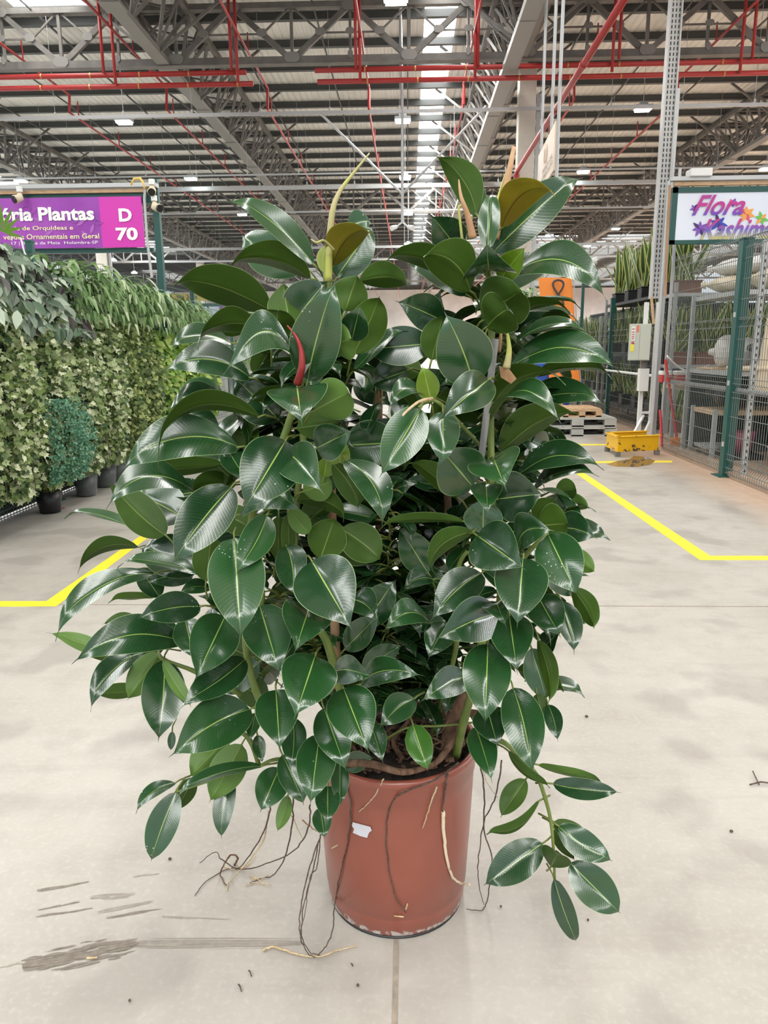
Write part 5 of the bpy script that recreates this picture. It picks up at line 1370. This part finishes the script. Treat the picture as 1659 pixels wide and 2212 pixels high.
stem('stem',[(520,1500,156),(420,1450,152),(355,1425,152),(346,1405,154),(390,1385,156)],(.007,.004),'stem')
stem('stem',[(1010,1600,156),(1080,1600,150),(1127,1640,150),(1158,1673,150),(1178,1725,150),(1190,1775,150),(1196,1840,148),(1198,1898,148)],(.008,.0035),'stem','drooping side branch')
stem('stem',[(830,1600,158),(880,1572,154),(950,1568,154),(1030,1560,154)],(.0035,.003),'stem')
stem('stem',[(1070,1000,156),(960,880,146),(925,868,146),(905,880,144)],(.005,.004),'stem')
stem('cane',[(735,1640,166),(730,1500,162),(722,1320,160),(715,1000,164)],(.012,.010),'cane','bamboo-coloured support cane')
stem('cane',[(820,1300,176),(818,900,178),(822,760,180)],(.010,.009),'cane','bamboo-coloured support cane')
stem('cane',[(1000,1640,170),(985,1500,172),(975,1300,176),(960,900,180)],(.010,.009),'cane','bamboo-coloured support cane')
b=MB(); b.bar(PY(1040,985,1.50),PY(1070,732,1.50),.013,.010); o=b.build('stake',M['graystake'],plant); o['label']='weathered grey wooden stake'
b=MB(); b.bar(PY(640,830,1.44),PY(674,772,1.44),.008,.008); o=b.build('stake',M['graystake'],plant); o['label']='short grey stake tip'
stem('trunk',[(960,1660,165),(975,1560,162),(1000,1510,160),(1030,1470,162)],(.020,.012),'bark')
stem('trunk',[(830,1650,176),(800,1560,174),(770,1480,172)],(.016,.010),'bark')
stem('surface_root',[(745,1650,156),(800,1650,152),(870,1668,150),(930,1655,154)],(.010,.006),'bark')
stem('surface_root',[(1000,1560,160),(950,1640,155),(900,1665,152)],(.010,.005),'bark')
stem('surface_root',[(1010,1540,162),(1045,1548,158),(1060,1600,156)],(.010,.005),'bark')
stem('surface_root',[(870,1640,160),(850,1600,164),(880,1560,168),(920,1500,172)],(.007,.004),'bark')
rr=random.Random(8); b=MB()
for i in range(110):          # tangle of fine brown roots above the soil
    x=rr.uniform(720,1050); y=rr.uniform(1500,1650); d=rr.uniform(1.58,1.86); P=[PY(x,y,d)]
    for k in range(5): P.append(P[-1]+Vector((rr.gauss(0,.022),rr.gauss(0,.02),rr.uniform(-.03,.012))))
    for q3 in P: q3.z=max(q3.z,.435); dd=Vector((q3.x-PCX,q3.y-PCY)); l_=dd.length; 
    P=[Vector((PCX+(q3.x-PCX)*min(1,.17/max(.001,math.hypot(q3.x-PCX,q3.y-PCY))),PCY+(q3.y-PCY)*min(1,.17/max(.001,math.hypot(q3.x-PCX,q3.y-PCY))),q3.z)) for q3 in P]
    b.tube(P,rr.uniform(.0012,.003),5)
o=b.build('root_tangle',M['bark'],plant,smooth=True); o['kind']='stuff'
# buds and sheaths
stem('red_sheath',[(643,828,142),(652,792,140),(650,755,140),(638,725,140),(620,703,140)],(.0085,.0012),'sheath','red leaf sheath')
stem('terminal_bud',[(709,608,160),(712,520,160),(719,453,160),(735,412,161),(765,372,162),(798,331,163)],(.0085,.0015),'bud','tall yellow-green bud spike')
stem('bud_sheath',[(722,540,158),(700,520,156),(684,524,154),(672,517,154)],(.003,.0012),'bud')
stem('terminal_bud',[(1066,515,162),(1082,450,162),(1098,380,164),(1110,318,166)],(.012,.004),'budbrown','long dry brown bud sheath')
stem('bud_sheath',[(1072,440,162),(1085,395,164),(1104,345,165)],(.0025,.0012),'bud')
stem('terminal_bud',[(1022,515,150),(1010,465,150),(996,425,150),(991,388,151)],(.008,.001),'budbrown','thin orange bud sheath')
stem('bud_sheath',[(1000,530,156),(994,480,156),(991,448,156),(998,444,156)],(.003,.0015),'bud')
stem('bud_sheath',[(1094,795,146),(1100,755,146),(1094,712,146)],(.008,.002),'bud','pale green bud')
stem('dry_sheath',[(1078,760,152),(1082,715,150),(1070,686,150)],(.004,.002),'budbrown')
stem('white_root',[(934,861,142),(905,868,139),(872,895,137),(850,925,136),(840,948,136)],(.0035,.0012),'rootpale')
b=MB(); P=[PY(1078,790,1.47),PY(1100,797,1.45),PY(1116,818,1.44),PY(1104,829,1.45),PY(1082,815,1.47)]; b.poly(P); b.poly([p+Vector((0,.002,0)) for p in P][::-1]); o=b.build('dry_leaf_scrap',M['budbrown'],plant)
# aerial roots (zoomed reading of the lower part of the photo)
zz=lambda x,y:(400+x/2.37,1600+y/2.37)
def root(pts,modes,r,m,name='aerial_root'):
    P=[]
    for (x,y),md in zip(pts,modes):
        px,py=zz(x,y)
        if md=='p': P.append(on_pot(px,py,.004))
        elif md=='f': P.append(PZ(px,py,.004))
        else: P.append(PY(px,py,md))
    Q=[]
    for i in range(len(P)-1):
        p0=P[max(i-1,0)];p1=P[i];p2=P[i+1];p3=P[min(i+2,len(P)-1)]
        for s in range(6):
            u=s/6; Q.append(.5*((2*p1)+(p2-p0)*u+(2*p0-5*p1+4*p2-p3)*u*u+(3*p1-p0-3*p2+p3)*u**3)+Vector((rr.gauss(0,.0008),rr.gauss(0,.0008),0)))
    Q.append(P[-1]); Q=[Vector((q3.x,q3.y,max(q3.z,.003))) for q3 in Q]; b=MB(); b.tube(Q,[r*(1-.5*i/len(Q)) for i in range(len(Q))],6); o=b.build(name,M[m],plant,smooth=True)
    return o
root([(830,240),(850,350),(830,520),(790,700),(765,850),(757,960),(720,1050),(680,1100)],['p','p','p','p','p',1.47,1.40,'f'],.0022,'root')
root([(1400,110),(1280,200),(1150,250),(1070,300),(1030,420),(1035,600),(1070,780),(1130,880)],['p']*8,.0022,'root')
root([(1015,195),(970,280),(890,365)],['p']*3,.002,'rootpale')
root([(1290,235),(1250,340),(1215,448)],['p']*3,.002,'rootpale')
root([(1345,170),(1325,290),(1320,365)],['p']*3,.0028,'root')
o=root([(1320,365),(1322,430),(1332,560),(1360,680),(1400,725),(1460,738)],['p']*5+[1.55],.0048,'rootwhite'); o['label']='thick whitish aerial root'
root([(435,340),(400,470),(320,600),(260,660),(120,710),(50,795)],[1.50,1.56,1.60,'f','f','f'],.002,'root')
root([(430,360),(400,510),(330,610),(230,720),(215,770)],[1.52,1.60,1.64,'f','f'],.0022,'rootpale')
root([(550,270),(545,450),(500,620),(430,700),(330,730)],[1.50,1.55,1.62,'f','f'],.0022,'root')
root([(640,330),(630,450),(560,560),(440,620),(290,660),(190,610),(155,570),(75,625)],[1.5,1.55,1.62,1.7,'f',1.66,1.68,'f'],.002,'root')
root([(250,640),(270,600),(235,585),(200,630),(178,690),(210,740)],['f',1.7,1.7,1.68,'f','f'],.003,'bark')
root([(695,480),(640,640),(600,800),(585,960),(620,1080),(665,1110)],[1.55,1.5,1.46,1.42,1.40,'f'],.0018,'root')
root([(680,530),(650,680),(605,850),(600,1000),(645,1090),(700,1105)],[1.55,1.5,1.46,1.42,'f','f'],.0016,'root')
root([(690,500),(675,640),(640,700),(620,850),(590,990),(610,1060)],[1.55,1.52,1.48,1.45,1.42,1.40],.0014,'root')
root([(400,1075),(450,1055),(560,1090),(680,1105),(780,1075),(880,1050)],['f']*6,.003,'rootpale')
root([(1510,110),(1530,260),(1530,450),(1570,600),(1560,740),(1535,850),(1510,870),(1440,862)],[1.5,1.52,1.56,1.6,1.63,'f','f','f'],.002,'root')
root([(1622,100),(1590,280),(1530,420),(1500,620),(1505,750),(1530,840)],[1.5,1.53,1.57,1.6,1.64,'f'],.0018,'root')
root([(1515,120),(1550,220),(1600,290)],[1.5,1.52,1.53],.0012,'rootpale')
root([(515,310),(560,420),(600,500)],[1.55,1.58,1.6],.0014,'rootpale')
root([(600,405),(640,440),(675,465)],[1.6,1.6,1.6],.0018,'cane')
for P_ in (((340,710),(400,700),(430,690)),((310,740),(370,725),(440,740)),((330,690),(390,720),(400,740)),((200,640),(260,660),(330,630)),((250,620),(300,650),(360,590))):
    root(P_,['f']*3,.0016,'rootpale')
b=MB()
for x0,y0,x1,y1 in ((750,552,780,535),(1070,897,1118,902),(1130,862,1138,835)):
    a_=on_pot(*zz(x0,y0),.002); c_=on_pot(*zz(x1,y1),.002); b.tube([a_,c_],.0018,5)
b.build('straw_bits',M['rootpale'],po)
